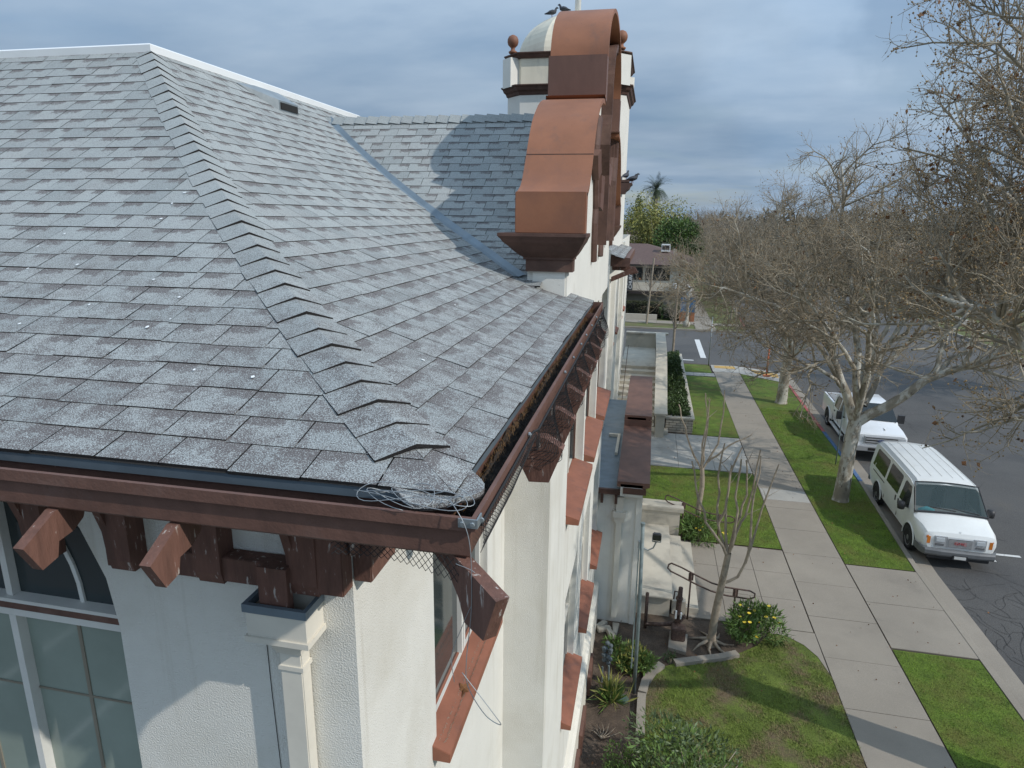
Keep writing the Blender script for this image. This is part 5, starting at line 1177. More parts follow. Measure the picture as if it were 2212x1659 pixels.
# corner clip and bolts of the gutter
cl = thing('gutter_clip', 'small galvanised angle clip bolted over the gutter corner', 'bracket', (-0.5, 1.81, 8.76))
MB().box(-0.545, -0.486, 1.812, 1.818, 8.742, 8.772).box(-0.4865, -0.481, 1.812, 1.87, 8.742, 8.772).build('angle', STEELG, cl)
for x, y in ((-0.53, 1.808), (-0.497, 1.808), (-0.477, 1.85)): MB().lathe([(0.007, -0.004), (0.009, 0), (0.006, 0.004)], (x, y, 8.757), 8, 'y').build('bolt', STEELG, cl)
for i, y in enumerate((2.72, 3.95, 4.4, 4.9, 5.3, 5.8, 6.3)):
    tag(MB().lathe([(0.0, -0.008), (0.010, -0.004), (0.010, 0.004), (0.0, 0.010)], (-0.481, y, 8.755), 8, 'x').build('screw', STEELG), 'bright screw head in the outer lip of the street gutter', 'screw', 'screws along the street gutter')
tag(MB().tube([(-1.86, YF-0.004, 7.62), (-1.855, YF-0.004, 7.2), (-1.84, YF-0.004, 6.6), (-1.845, YF-0.006, 5.2)], 0.0022, 4).build('cable', NETM), 'thin dark cable running down the front wall beside the downspout', 'cable')
# bird spikes and dead leaf on the near sill
sp = thing('bird_spikes', 'strip of fine bird spikes along the terracotta window sill by the corner', 'bird spikes', (-1.29, 4.6, 5.86))
MB().box(-1.31, -1.29, 3.84, 5.4, 5.874, 5.880).build('base_strip', mk('spike_base', (0.36, 0.33, 0.25), 0.8, 0.3, 30), sp)
mb = MB(); rg = random.Random(2)
for i in range(120):
    y = 3.85+1.54*i/119
    for s in (-1, 1): mb.tube([(-1.295, y, 5.872), (-1.295+s*0.028+rg.uniform(-.006, .006), y+rg.uniform(-.012, .012), 5.90+rg.uniform(0, 0.012))], 0.0016, 3, False)
mb.build('spikes', mk('spike_wire', (0.32, 0.30, 0.24), 0.6, 0.2), sp, recalc=False)
mb = MB(); rg = random.Random(8); c = Vector((-1.29, 4.42, 5.90))
pts = [c+Vector((0.055*math.cos(a)*(0.6+0.5*(k % 2)), 0.085*math.sin(a)*(0.6+0.5*(k % 2)), 0.02*math.cos(a*2+1))) for k, a in enumerate(np.linspace(0, 6.28, 13)[:-1])]
for i in range(12): mb.face(c+Vector((0, 0, 0.015)), pts[i], pts[(i+1) % 12])
tag(mb.build('dead_leaf', DLEAF, None, recalc=False), 'curled dead brown leaf caught on the bird spikes', 'leaf')
# pigeons
def pigeon(x, y, z, head, lab):
    t = thing('pigeon', lab, 'pigeon', (x, y, z), 'pigeons resting on the church')
    d = Vector((math.cos(head), math.sin(head), 0)); P = lambda s, h: Vector((x, y, z))+d*s+Vector((0, 0, h))
    MB().tube([P(-0.20, 0.07), P(-0.12, 0.085), P(-0.05, 0.11), P(0.03, 0.125), P(0.085, 0.14), P(0.105, 0.18), P(0.115, 0.215), P(0.14, 0.235), P(0.165, 0.23), P(0.185, 0.222)], [0.012, 0.03, 0.055, 0.066, 0.052, 0.033, 0.026, 0.028, 0.016, 0.004], 10).build('body', PIGEON, t, smooth=True)
    for s in (-1, 1):
        n = Vector((-d.y, d.x, 0))*s
        MB().tube([P(0.06, 0.13)+n*0.05, P(-0.03, 0.12)+n*0.06, P(-0.17, 0.085)+n*0.02], [0.012, 0.026, 0.006], 6).build('wing', PIGEON, t, smooth=True)
        MB().tube([P(0.0, 0.08)+n*0.02, P(0.01, 0.0)+n*0.022], 0.006, 5).build('leg', mk('pigeon_leg', (0.25, 0.08, 0.07)), t)
tz = 13.84+1.27
pigeon(tcx-0.22, tcy-0.5, tz-0.10, 2.9, 'dark pigeon on top of the dome nearer the mast'); pigeon(tcx-0.55, tcy-0.5, tz-0.17, 0.3, 'dark pigeon on the dome farther from the mast, facing right')
pigeon(-0.62, 18.7, 10.585, 0.2, 'pigeon standing on the street side corbel of the tower'); pigeon(-0.67, 19.0, 10.585, 0.4, 'pigeon at the outer end of the tower corbel, tail out')
pigeon(TX1+0.1, 18.75, 10.665+0.0, 1.2, 'pigeon on the narrow ledge high on the tower wall')

# ================================================================== TREES AND PLANTS
def smooth_path(ctrl, m):
    P = np.array(ctrl, float); out = []; n = len(P)-1
    for t in np.linspace(0, n, m):
        i = min(int(t), n-1); u = t-i; p0, p1, p2, p3 = P[max(i-1, 0)], P[i], P[i+1], P[min(i+2, n)]
        out.append(0.5*((2*p1)+(p2-p0)*u+(2*p0-5*p1+4*p2-p3)*u*u+(3*p1-p0-3*p2+p3)*u**3))
    return np.array(out)
def unit(a): return a/np.maximum(np.linalg.norm(a, axis=-1, keepdims=True), 1e-9)
def tubes(P, Rr, k):
    """many tapering tubes at once. P (N,m,3), Rr (N,m)"""
    N, m, _ = P.shape; T = np.empty_like(P); T[:, 1:-1] = P[:, 2:]-P[:, :-2]; T[:, 0] = P[:, 1]-P[:, 0]; T[:, -1] = P[:, -1]-P[:, -2]; T = unit(T)
    ref = np.where(np.abs(unit(P[:, -1]-P[:, 0])[:, 2:3]) > 0.8, np.array([[1., 0, 0]]), np.array([[0, 0, 1.]]))[:, None, :]
    A = unit(np.cross(T, ref)); B = np.cross(T, A); an = 2*np.pi*np.arange(k)/k
    V = P[:, :, None, :]+Rr[:, :, None, None]*(A[:, :, None, :]*np.cos(an)[None, None, :, None]+B[:, :, None, :]*np.sin(an)[None, None, :, None])
    base = (np.arange(N)*m*k)[:, None, None]; i = np.arange(m-1)[None, :, None]*k; j = np.arange(k)[None, None, :]; j2 = (j+1) % k
    F = np.stack([base+i+j, base+i+j2, base+i+k+j2, base+i+k+j], -1).reshape(-1, 4)
    return V.reshape(-1, 3), F
def join(parts):
    V, F, o = [], [], 0
    for v, f in parts: V.append(v); F.append(f+o); o += len(v)
    return np.concatenate(V), np.concatenate(F)
def spawn(rng, P, Rr, n, L, lv, a0, a1, rad, m, wig, up, tmin=0.2, tmax=1.0, side=None):
    N, pm, _ = P.shape; idx = np.repeat(np.arange(N), n); t = tmin+(tmax-tmin)*rng.random(N*n)
    f = t*(pm-1); i = np.minimum(f.astype(int), pm-2); u = (f-i)[:, None]
    p0 = P[idx, i]*(1-u)+P[idx, i+1]*u; tan = unit(P[idx, i+1]-P[idx, i]); pr = Rr[idx, i]*(1-u[:, 0])+Rr[idx, i+1]*u[:, 0]
    q = unit(np.cross(tan, unit(rng.normal(size=(N*n, 3))))); a = np.radians(a0+(a1-a0)*rng.random(N*n))[:, None]
    d = tan*np.cos(a)+q*np.sin(a); d[:, 2] += up; d = unit(d)
    ln = L*(1-lv+2*lv*rng.random(N*n))*(1.15-0.55*t); st = ln/(m-1); pts = [p0]
    for s in range(m-1):
        pts.append(pts[-1]+d*st[:, None]); d = unit(d+wig*rng.normal(size=d.shape)+np.array([0, 0, up*0.5]))
    r0 = np.minimum(rad*(0.7+0.6*rng.random(N*n)), pr*0.8)[:, None]
    return np.stack(pts, 1), r0*np.linspace(1, 0.35, m)[None, :]
def octs(C, r, rng):
    N = len(C); rr = r*(0.7+0.6*rng.random(N)); D = np.array([[1, 0, 0], [0, 1, 0], [-1, 0, 0], [0, -1, 0], [0, 0, 1], [0, 0, -1.]])
    V = C[:, None, :]+D[None]*rr[:, None, None]; Fb = np.array([[0, 1, 4], [1, 2, 4], [2, 3, 4], [3, 0, 4], [1, 0, 5], [2, 1, 5], [3, 2, 5], [0, 3, 5]])
    return V.reshape(-1, 3), (np.arange(N)[:, None, None]*6+Fb[None]).reshape(-1, 3)
def bare_tree(name, label, base, trunk, tr, limbs, lr, seed, lv, cat='tree', group=None, balls=0, leaves=0, buds=0.0, bark=BARK, flare=True, tw=1.0, twmat=None, budsize=0.016, keep=None):
    """trunk ctrl points, limbs list of ctrl point lists, lv = [(n, length, rad), ...] for the branch levels"""
    rng = np.random.default_rng(seed); root = thing(name, label, cat, base, group)
    tp = smooth_path(trunk, 14); rad = np.interp(np.linspace(0, 1, 14), [0, 0.06, 0.15, 1], [tr*1.55 if flare else tr, tr*1.15, tr, tr*0.82])
    V, F = tubes(tp[None], rad[None], 14); rr = rng.normal(0, 0.02, len(V))[:, None]; arrmesh('trunk', V+np.array([1, 1, 0])*rr*tr*2, F, bark, root, True)
    m = 12; LP = np.stack([smooth_path(l, m) for l in limbs]); LP[:, 2:-1] += rng.normal(0, 0.06, LP[:, 2:-1].shape)
    LR = np.array(lr)[:, None]*np.linspace(1, 0.22, m)[None, :]
    V, F = tubes(LP, LR, 8); arrmesh('limbs', V, F, bark, root, True)
    P, Rr = LP, LR; parts = []; tips = []
    for q, (n, L, r) in enumerate(lv):
        last = q == len(lv)-1
        P, Rr = spawn(rng, P, Rr, n, L, 0.35, 30, 75, r, 6 if q == 0 else 5 if not last else 4, 0.22 if q < 2 else 0.28, 0.10 if q < 2 else 0.16, 0.34 if q == 0 else 0.15)
        if keep is not None:
            ok = keep(P[:, -1]) & keep(P[:, 2]); P, Rr = P[ok], Rr[ok]
        if q == 0: V, F = tubes(P, Rr, 6); arrmesh('branches', V, F, BRANCH if bark is BARK else bark, root, True)
        else: parts.append(tubes(P, np.maximum(Rr*tw, 0.0022*tw), 4 if q == 1 else 3))
    if parts: V, F = join(parts); arrmesh('twigs', V, F, twmat or TWIG, root)
    if buds:
        C = np.concatenate([P[:, -1], P[:, 2], P[:, 1]]); C = C[rng.random(len(C)) < buds]
        V, F = octs(C+rng.normal(0, 0.008, C.shape), budsize, rng); o = arrmesh('buds', V, F, BUD, root); o['kind'] = 'stuff'
    if balls:
        C = P[rng.integers(0, len(P), balls), -1]+np.array([0, 0, -0.10])
        mb = MB()
        for c in C: mb.lathe([(0.004, -0.022), (0.019, -0.012), (0.021, 0.003), (0.015, 0.016), (0.003, 0.022)], c, 7)
        o = mb.build('seed_balls', BALLM, root, smooth=True, recalc=False); o['kind'] = 'stuff'
    if leaves:
        C = P[rng.integers(0, len(P), leaves), 2]; N = len(C); a = unit(rng.normal(size=(N, 3))); b = unit(np.cross(a, rng.normal(size=(N, 3)))); s = 0.03+0.03*rng.random(N)[:, None]
        V = np.stack([C-a*s, C+b*s*0.7, C+a*s, C-b*s*0.7], 1); V[:, 1] += np.array([0, 0, 0.015]); o = arrmesh('dead_leaves', V.reshape(-1, 3), np.arange(4*N).reshape(-1, 4), DLEAF, root); o['kind'] = 'stuff'
    return root
# big sycamore beside the van
bx, by = 7.15, 23.5
T1 = [[(bx, by, -0.1), (bx+0.02, by, 0.6), (bx+0.08, by+0.1, 1.8), (bx+0.2, by+0.25, 3.05)]]
L1 = [[(7.3, 23.75, 2.85), (6.85, 23.8, 4.0), (6.3, 23.8, 5.2), (5.75, 23.9, 6.4), (5.0, 24, 7.6), (3.9, 24.2, 8.6)],
      [(7.38, 23.75, 2.85), (8.3, 23.6, 3.7), (9.43, 23.4, 4.75), (10.6, 23.2, 5.3), (11.6, 23, 6.3), (12.6, 22.6, 7.6)],
      [(7.36, 23.8, 2.9), (7.3, 24.1, 4.5), (7.05, 24.3, 6.4), (6.6, 24.4, 8.4), (6.2, 24.3, 10.3), (5.9, 24.2, 12.6)],
      [(7.36, 23.8, 2.9), (7.7, 24.2, 4.5), (8.5, 24.4, 6.2), (9.2, 24.5, 8.0), (9.7, 24.4, 9.6), (10.2, 24.2, 11.2)],
      [(7.3, 23.7, 2.9), (7.1, 22.6, 4.6), (6.7, 21.4, 6.2), (6.3, 20.4, 7.4), (5.9, 19.6, 8.6)],
      [(7.4, 23.9, 2.9), (8.0, 25.2, 4.6), (8.5, 26.8, 6.2), (8.8, 28.4, 7.8), (9.0, 29.6, 9.6)],
      [(6.85, 23.8, 4.0), (5.8, 23.4, 4.7), (4.7, 23.0, 5.3), (3.6, 22.7, 5.7)],
      [(9.43, 23.4, 4.75), (9.8, 23.9, 6.0), (9.9, 24.3, 7.6), (10.1, 24.6, 9.2)],
      [(9.43, 23.4, 4.75), (9.6, 23.7, 6.2), (9.5, 23.9, 7.6), (9.9, 24, 9.2)],
      [(6.3, 23.8, 5.2), (6.1, 24.2, 7.0), (5.3, 24.4, 8.8), (4.7, 24.5, 10.6)],
      [(8.5, 24.4, 6.2), (9.4, 25.2, 7.2), (10.6, 25.8, 8.0), (11.6, 26.2, 9.3)]]
def squash(L): return [[(x, y, z if z < 6.5 else 6.5+(z-6.5)*0.80) for x, y, z in l] for l in L]
L1 = squash(L1)
L1 += [[(6.85, 23.8, 4.0), (5.4, 23.6, 5.9), (4.0, 23.5, 6.9), (2.7, 23.4, 7.3), (1.9, 23.4, 7.0)], [(6.3, 23.8, 5.2), (5.2, 24.6, 6.6), (4.1, 25.2, 7.6), (3.0, 25.6, 8.3)], [(7.6, 24.0, 3.4), (8.6, 24.8, 5.0), (10.0, 25.4, 6.4), (11.4, 25.6, 7.8), (12.4, 25.7, 9.2)],
       [(9.43, 23.4, 4.75), (10.7, 24.4, 5.6), (11.8, 25.6, 6.2), (12.8, 26.8, 6.6)], [(7.2, 23.2, 3.7), (6.4, 22.2, 5.4), (5.2, 21.4, 6.8), (4.2, 20.9, 8.0)], [(7.7, 24.2, 4.5), (7.9, 24.0, 6.6), (8.0, 23.8, 8.2), (8.3, 23.7, 9.8)],
       [(7.5, 24.1, 4.0), (7.4, 25.4, 5.8), (6.8, 26.8, 7.2), (6.0, 28.0, 8.4)]]
LRX = [0.17, 0.20, 0.15, 0.13, 0.12, 0.12, 0.07, 0.09, 0.08, 0.08, 0.08, 0.09, 0.07, 0.12, 0.09, 0.09, 0.10, 0.09]
bare_tree('sycamore_tree', 'large bare sycamore with pale mottled forked trunk between the sidewalk and the white van', (bx, by, 0), T1[0], 0.255, L1, LRX, 21,
          [(12, 2.7, 0.055), (12, 1.15, 0.018), (7, 0.52, 0.0072)], balls=90, leaves=500, buds=0.22)
def shift(L, dx, dy, sx=1.0, sz=1.0, x0=bx, y0=by): return [[(x0+dx+(x-x0)*sx, y0+dy+(y-y0), z*sz) for x, y, z in l] for l in L]
L2 = shift(L1, 0.25, 12.9, 1.0, 0.93)
L2.append([(7.5, 36.5, 3.6), (6.0, 36.6, 5.2), (4.4, 36.6, 6.15), (2.8, 36.5, 6.25), (1.6, 36.4, 5.8)])
bare_tree('sycamore_tree', 'bare sycamore beside the red kerb, second along the sidewalk', (7.4, 36.4, 0), shift(T1, 0.25, 12.9)[0], 0.29, L2, LRX+[0.13], 33,
          [(12, 2.8, 0.055), (11, 1.25, 0.019), (7, 0.58, 0.0088)], balls=70, leaves=300, buds=0.15)
# nearest sycamore, its trunk just outside the frame at the right
nx, ny = 7.35, 10.9
L0 = [[(7.3, 11, 4.2), (7.1, 11.4, 6.2), (6.7, 11.9, 8.0), (6.3, 12.3, 9.8), (5.8, 12.4, 11.4), (5.2, 12.4, 12.9)],
      [(7.3, 11.0, 4.4), (6.9, 11.8, 6.4), (6.25, 12.4, 7.75), (5.5, 12.5, 8.25), (4.9, 12.6, 8.45)],
      [(7.3, 11, 4.4), (7.6, 12.2, 6.8), (7.5, 13.6, 8.8), (7.0, 14.6, 10.6), (6.6, 15.0, 12.2)],
      [(7.3, 11, 4.2), (8.0, 12.6, 5.8), (8.6, 14.2, 7.2), (8.9, 15.6, 8.4), (9.0, 16.8, 9.6)],
      [(7.3, 11, 4.2), (7.0, 9.4, 6.0), (6.6, 8.2, 7.8), (6.2, 7.4, 9.8)],
      [(7.4, 11, 4.2), (8.8, 10.6, 6.0), (10.2, 10.4, 7.8), (11.2, 10.2, 9.6)],
      [(7.4, 11, 4.2), (8.8, 12.2, 5.6), (9.8, 13.8, 6.6), (10.4, 15.4, 7.6)],
      [(7.3, 11.0, 4.6), (6.95, 11.4, 6.2), (6.55, 11.8, 7.0), (6.15, 12.0, 6.9), (5.8, 12.1, 6.5)],
      [(6.1, 11.9, 8.0), (6.2, 12.8, 9.6), (6.5, 13.4, 11.2), (6.4, 13.6, 12.6)],
      [(7.6, 12.2, 6.8), (7.2, 13.0, 7.9), (6.4, 13.8, 8.6), (5.7, 14.4, 9.6)]]
bare_tree('sycamore_tree', 'nearest bare sycamore, its budding branches reaching in over the street from the right edge', (nx, ny, 0), [(nx, ny, -0.1), (nx, ny, 0.6), (nx, ny+0.05, 2.2), (nx-0.03, ny+0.1, 4.4)], 0.40, L0, [0.10, 0.15, 0.14, 0.13, 0.12, 0.12, 0.12, 0.06, 0.07, 0.07], 5,
          [(16, 2.5, 0.045), (12, 1.0, 0.015), (8, 0.44, 0.0058)], balls=150, leaves=900, buds=0.5,
          keep=lambda p: (p[:, 2] > 7.6) | ((p[:, 0] < 6.9) & (p[:, 1] < 13.0) & (p[:, 0] > 5.0) & (p[:, 2] > 5.5)))
# bare trees down the street: two built crowns, copied
def generic_tree(seed, lab, x, y, h=11.0, spread=4.6, n1=14, tr=0.30):
    rg = random.Random(seed); L = []
    for k in range(9):
        a = 2*math.pi*k/9+rg.uniform(-0.3, 0.3); s = spread*rg.uniform(0.55, 1.0); z = h*rg.uniform(0.72, 1.0)*(1.12-0.35*s/spread)
        L.append([(x, y, h*0.24), (x+s*0.3*math.cos(a), y+s*0.3*math.sin(a), h*0.42), (x+s*0.7*math.cos(a), y+s*0.7*math.sin(a), h*0.66), (x+s*math.cos(a), y+s*math.sin(a), z)])
    return bare_tree('street_tree', lab, (x, y, 0), [(x, y, -0.1), (x+0.03, y, h*0.1), (x, y, h*0.26)], tr, L, [0.13]*9, seed, [(n1, 2.6, 0.035), (11, 1.3, 0.016), (7, 0.65, 0.011)], group='bare street trees', twmat=FARTWIG)
ga = generic_tree(71, 'bare grey street tree standing in the far lawn strip beyond the intersection', 9.2, 88.0, 12, 5.2)
gb = generic_tree(72, 'bare wide street tree across the road, nearest of the far row', 25.2, 42.0, 11.5, 5.4)
far = [(ga, 9.9, 101, 1.05, 'bare tree second along the far lawn strip'), (ga, 11.5, 116, 1.1, 'bare tree third along the far lawn strip'), (gb, 13.5, 135, 1.2, 'bare tree at the distant left end of the street'),
       (ga, 25.0, 55, 1.0, 'bare street tree across the road, second of the far row'), (gb, 25.4, 69, 1.0, 'bare street tree across the road, third of the far row'), (ga, 25.6, 84, 1.05, 'bare street tree across the road, fourth of the far row'),
       (gb, 26.0, 100, 1.1, 'bare street tree across the road, fifth of the far row'), (ga, 27, 118, 1.15, 'bare street tree across the road, sixth of the far row'), (gb, 23.0, 140, 1.25, 'bare tree closing the view at the end of the street'),
       (gb, 25.2, 29, 0.95, 'bare street tree across the road at the right edge'), (ga, 34, 75, 1.15, 'bare garden tree behind the far row, on the left'), (gb, 36, 52, 1.1, 'bare garden tree behind the far row, near a pale house'), (ga, 17.5, 165, 1.4, 'tall bare tree far down the middle of the street'),
       (gb, 10.0, 79, 0.95, 'bare tree leaning over the far end of the kerb'), (ga, 30.5, 62, 1.1, 'bare garden tree behind the third of the far row'), (gb, 31, 93, 1.2, 'bare garden tree near the utility pole'), (ga, 12.5, 125, 1.25, 'bare tree fourth along the far lawn strip'), (gb, 21.5, 152, 1.3, 'bare tree far off on the right side of the street'), (ga, 33, 38, 1.0, 'bare garden tree beside the white house')]
for src, x, y, s, lab in far: dup(src, (x, y, 0), rnd.uniform(0, 6.28), lab, s)
def sapling(lab, x, y, h, seed, lean=0.0, grp='young bare trees'):
    rg = random.Random(seed); L = []
    for k in range(9):
        a = 2*math.pi*k/9+rg.uniform(-.4, .4); s = h*0.26*rg.uniform(0.5, 1.1); z0 = h*rg.uniform(0.36, 0.55)
        L.append([(x+lean*z0, y, z0), (x+lean*z0+s*0.55*math.cos(a), y+s*0.55*math.sin(a), z0+h*0.14), (x+lean*z0+s*math.cos(a), y+s*math.sin(a), z0+h*rg.uniform(0.26, 0.44))])
    return bare_tree('young_tree', lab, (x, y, 0), [(x, y, -0.05), (x+lean*h*0.3, y, h*0.3), (x+lean*h*0.75, y, h*0.75), (x+lean*h, y, h*0.98)], h*0.016, L, [h*0.006]*9, seed, [(7, h*0.16, 0.010), (6, h*0.07, 0.006)], group=grp, bark=CRAPE, flare=False, twmat=FARTWIG)
sapling('young bare tree in the grass verge across the side street, in front of the hedge', -0.05, 62.0, 6.2, 51, 0.05)
sapling('slim young bare tree at the near end of the side street, beside the stair wall', 1.9, 46.3, 5.6, 52)
sapling('young bare tree in the far lawn strip near the red kerb', 8.0, 66.5, 6.0, 53, 0.02)
sapling('small young bare tree farther back in the far lawn strip', 7.1, 73.0, 5.5, 54)
# pruned crape myrtles
def crape(lab, base, trunk, stems, seed):
    rng = np.random.default_rng(seed); root = thing('crape_myrtle', lab, 'small tree', base, 'pruned bare multi-stem trees')
    V, F = tubes(smooth_path(trunk, 10)[None], np.interp(np.linspace(0, 1, 10), [0, 0.1, 1], [0.14, 0.095, 0.065])[None], 10); arrmesh('trunk', V, F, CRAPE, root, True)
    P = np.stack([smooth_path(s, 9) for s in stems]); P[:, 1:-1] += rng.normal(0, 0.018, P[:, 1:-1].shape); Rr = np.repeat(np.linspace(0.036, 0.016, 9)[None], len(stems), 0)
    V, F = tubes(P, Rr, 7); arrmesh('stems', V, F, CRAPE, root, True)
    Q, q = spawn(rng, P, Rr, 2, 0.45, 0.5, 25, 60, 0.010, 5, 0.15, 0.15, 0.5); V, F = tubes(Q, q, 5); arrmesh('side_shoots', V, F, CRAPE, root, True)
    mb = MB()
    for k in range(7):
        a = k*0.9; mb.tube([(base[0]+0.08*math.cos(a), base[1]+0.08*math.sin(a), 0.10), (base[0]+0.3*math.cos(a), base[1]+0.3*math.sin(a), 0.02), (base[0]+0.55*math.cos(a+0.2), base[1]+0.55*math.sin(a+0.2), -0.03)], [0.05, 0.03, 0.012], 6)
    mb.build('roots', CRAPE, root, smooth=True)
crape('bare pruned multi-stem tree with spreading surface roots in the soil bed', (1.94, 14.03, 0), [(1.94, 14.03, -0.05), (1.97, 14.0, 0.8), (2.06, 14.0, 1.75), (2.12, 14.0, 2.4)],
      [[(2.1, 14, 2.3), (1.75, 13.95, 2.9), (1.45, 13.9, 3.4), (1.28, 13.9, 4.0), (1.15, 13.9, 4.55)], [(2.1, 14, 2.3), (1.85, 14.1, 3.0), (1.8, 14.1, 3.9), (1.82, 14.1, 4.95)], [(2.1, 14, 2.4), (2.0, 14.1, 3.1), (2.02, 14.15, 4.0), (2.2, 14.2, 4.85)],
       [(2.12, 14, 2.4), (2.2, 13.9, 3.1), (2.14, 13.9, 3.9), (2.16, 13.85, 4.7)], [(2.12, 14, 2.4), (2.3, 14.0, 3.1), (2.45, 14.0, 3.7), (2.55, 14.0, 4.9)], [(2.12, 14, 2.4), (2.25, 14.1, 3.2), (2.38, 14.1, 3.9), (2.3, 14.1, 4.6)],
       [(2.0, 14, 1.6), (2.3, 14, 1.75), (2.5, 14, 2.2), (2.62, 14, 3.0), (2.75, 14, 3.7), (2.95, 14, 4.6)], [(2.5, 14, 2.2), (2.55, 13.9, 2.9), (2.5, 13.9, 3.6), (2.55, 13.9, 4.8)], [(1.85, 14.1, 3.0), (1.95, 14.0, 3.6), (2.0, 14.0, 4.5)]], 3)
crape('bare pruned multi-stem tree on the lawn behind the porch steps', (1.97, 19.75, 0), [(1.97, 19.75, -0.05), (1.95, 19.75, 0.8), (2.0, 19.75, 1.6), (1.95, 19.75, 2.2)],
      [[(1.95, 19.75, 2.1), (1.9, 19.7, 2.9), (1.95, 19.7, 3.7), (1.85, 19.7, 4.6)], [(1.95, 19.75, 2.1), (1.98, 19.8, 3.0), (2.0, 19.8, 4.4)], [(1.95, 19.75, 2.1), (2.3, 19.8, 2.9), (2.4, 19.8, 3.7), (2.4, 19.8, 4.7)], [(1.95, 19.75, 2.1), (1.6, 19.7, 2.8), (1.3, 19.7, 3.6), (1.1, 19.7, 4.2)],
       [(2.1, 19.75, 2.4), (2.7, 19.7, 3.0), (3.3, 19.7, 3.4)]], 4)

def leaf_cloud(C, nrm, Lc, Wc, rng, tri=False):
    """C centres, leaves Lc long and Wc wide folded along the midrib"""
    N = len(C); a = unit(nrm+0.7*rng.normal(size=(N, 3))); b = unit(np.cross(a, rng.normal(size=(N, 3)))); n = np.cross(a, b)
    l = Lc*(0.6+0.8*rng.random(N))[:, None]; w = Wc*(0.6+0.8*rng.random(N))[:, None]
    V = np.stack([C, C+a*l*0.5+b*w*0.5+n*w*0.25, C+a*l, C+a*l*0.5-b*w*0.5+n*w*0.25], 1).reshape(-1, 3)
    return V, np.arange(4*N).reshape(-1, 4)
def blob_points(rng, N, c, rad, shell=0.55, lumps=9, zmin=None):
    """points in the outer layer of a lumpy crown"""
    lc = unit(rng.normal(size=(lumps, 3)))*0.62; lr = 0.34+0.26*rng.random(lumps)
    k = rng.integers(0, lumps, N); d = unit(rng.normal(size=(N, 3))); r = lr[k]*(shell+(1-shell)*rng.random(N))
    p = lc[k]+d*r[:, None]; P = np.array(c)+p*np.array(rad)
    if zmin is not None: P[:, 2] = np.maximum(P[:, 2], zmin+0.05*rng.random(N))
    return P, d
def shrub(name, label, c, rad, N, Ll, Lw, mat, seed, cat='shrub', flowers=0, stems=8, group=None, spike=False, mat2=None):
    rng = np.random.default_rng(seed); base = (c[0], c[1], 0); root = thing(name, label, cat, base, group)
    if spike:
        a = rng.random(N)*6.28; t = 0.15+0.5*rng.random(N); out = np.stack([np.cos(a)*t, np.sin(a)*t, np.ones(N)*(0.5+0.5*rng.random(N))], 1)
        P = np.array(base)+np.stack([np.cos(a)*rad[0]*0.4*rng.random(N), np.sin(a)*rad[1]*0.4*rng.random(N), 0.03+0*a], 1); V, F = leaf_cloud(P, out*2.2, Ll, Lw, rng)
    else:
        P, d = blob_points(rng, N, c, rad, zmin=0.03); V, F = leaf_cloud(P, d+np.array([0, 0, 0.5]), Ll, Lw, rng)
    arrmesh('foliage', V, F, mat, root)
    if mat2 is not None:
        P, d = blob_points(rng, N//3, c, rad, zmin=0.03); V, F = leaf_cloud(P, d+np.array([0, 0, 0.9]), Ll, Lw, rng); arrmesh('young_foliage', V, F, mat2, root)
    mb = MB()
    for k in range(stems):
        a = 6.28*k/stems+rng.random(); s = 0.6*rng.random(); mb.tube([(c[0]+0.05*math.cos(a), c[1]+0.05*math.sin(a), -0.05), (c[0]+rad[0]*s*0.5*math.cos(a), c[1]+rad[1]*s*0.5*math.sin(a), c[2]*0.6), (c[0]+rad[0]*s*math.cos(a), c[1]+rad[1]*s*math.sin(a), c[2]+rad[2]*0.4)], [0.02, 0.014, 0.006], 5)
    mb.build('stems', CRAPE, root, smooth=True)
    if flowers:
        P, d = blob_points(rng, flowers, c, [r*1.05 for r in rad], 0.95); P[:, 2] = np.maximum(P[:, 2], c[2]*0.7)
        mb = MB()
        for p, dd in zip(P, d): mb.lathe([(0.004, 0.0), (0.02, 0.02), (0.045, 0.035), (0.012, 0.03)], p, 6)
        f = mb.build('flowers', FLOWER, root, recalc=False); f['kind'] = 'stuff'
    return root
shrub('daylily_bush', 'leafy bush with yellow flowers at the rounded corner of the porch walk', (3.0, 14.35, 0.42), (0.68, 0.55, 0.48), 2600, 0.14, 0.030, LEAFM, 1, 'bush', 15)
shrub('lily_clump', 'green strap-leaved clump with yellow flowers beside the porch cheek wall', (1.95, 19.2, 0.35), (0.75, 0.45, 0.45), 1500, 0.22, 0.03, LEAFM, 2, 'bush', 12)
shrub('bed_plant', 'green clump with yellowing leaves around the foot of the floodlight pole', (0.15, 12.75, 0.25), (0.45, 0.35, 0.28), 900, 0.13, 0.035, LEAFM, 3, 'plant', mat2=LEAFY, group='low plants in the soil bed')
shrub('bed_plant', 'small fresh green weed between the tap and the porch wall', (-0.28, 13.35, 0.12), (0.26, 0.2, 0.14), 300, 0.11, 0.04, LEAFM, 4, 'plant', group='low plants in the soil bed')
shrub('bed_plant', 'spiky strap-leaved clump in front of the water tap', (-0.25, 11.6, 0.2), (0.3, 0.3, 0.2), 190, 0.38, 0.03, LEAFM, 5, 'plant', spike=True, mat2=LEAFY, group='low plants in the soil bed')
shrub('bed_plant', 'tiny dark green plant beside the valve pad', (1.0, 13.15, 0.1), (0.14, 0.12, 0.1), 150, 0.09, 0.02, LEAFD, 6, 'plant', group='low plants in the soil bed')
shrub('laurel_shrub', 'broad blue-green leafy shrub at the bottom edge of the photo', (1.35, 9.6, 0.62), (1.45, 1.0, 0.80), 3400, 0.13, 0.034, LEAFB, 7, 'shrub', mat2=LEAFM)
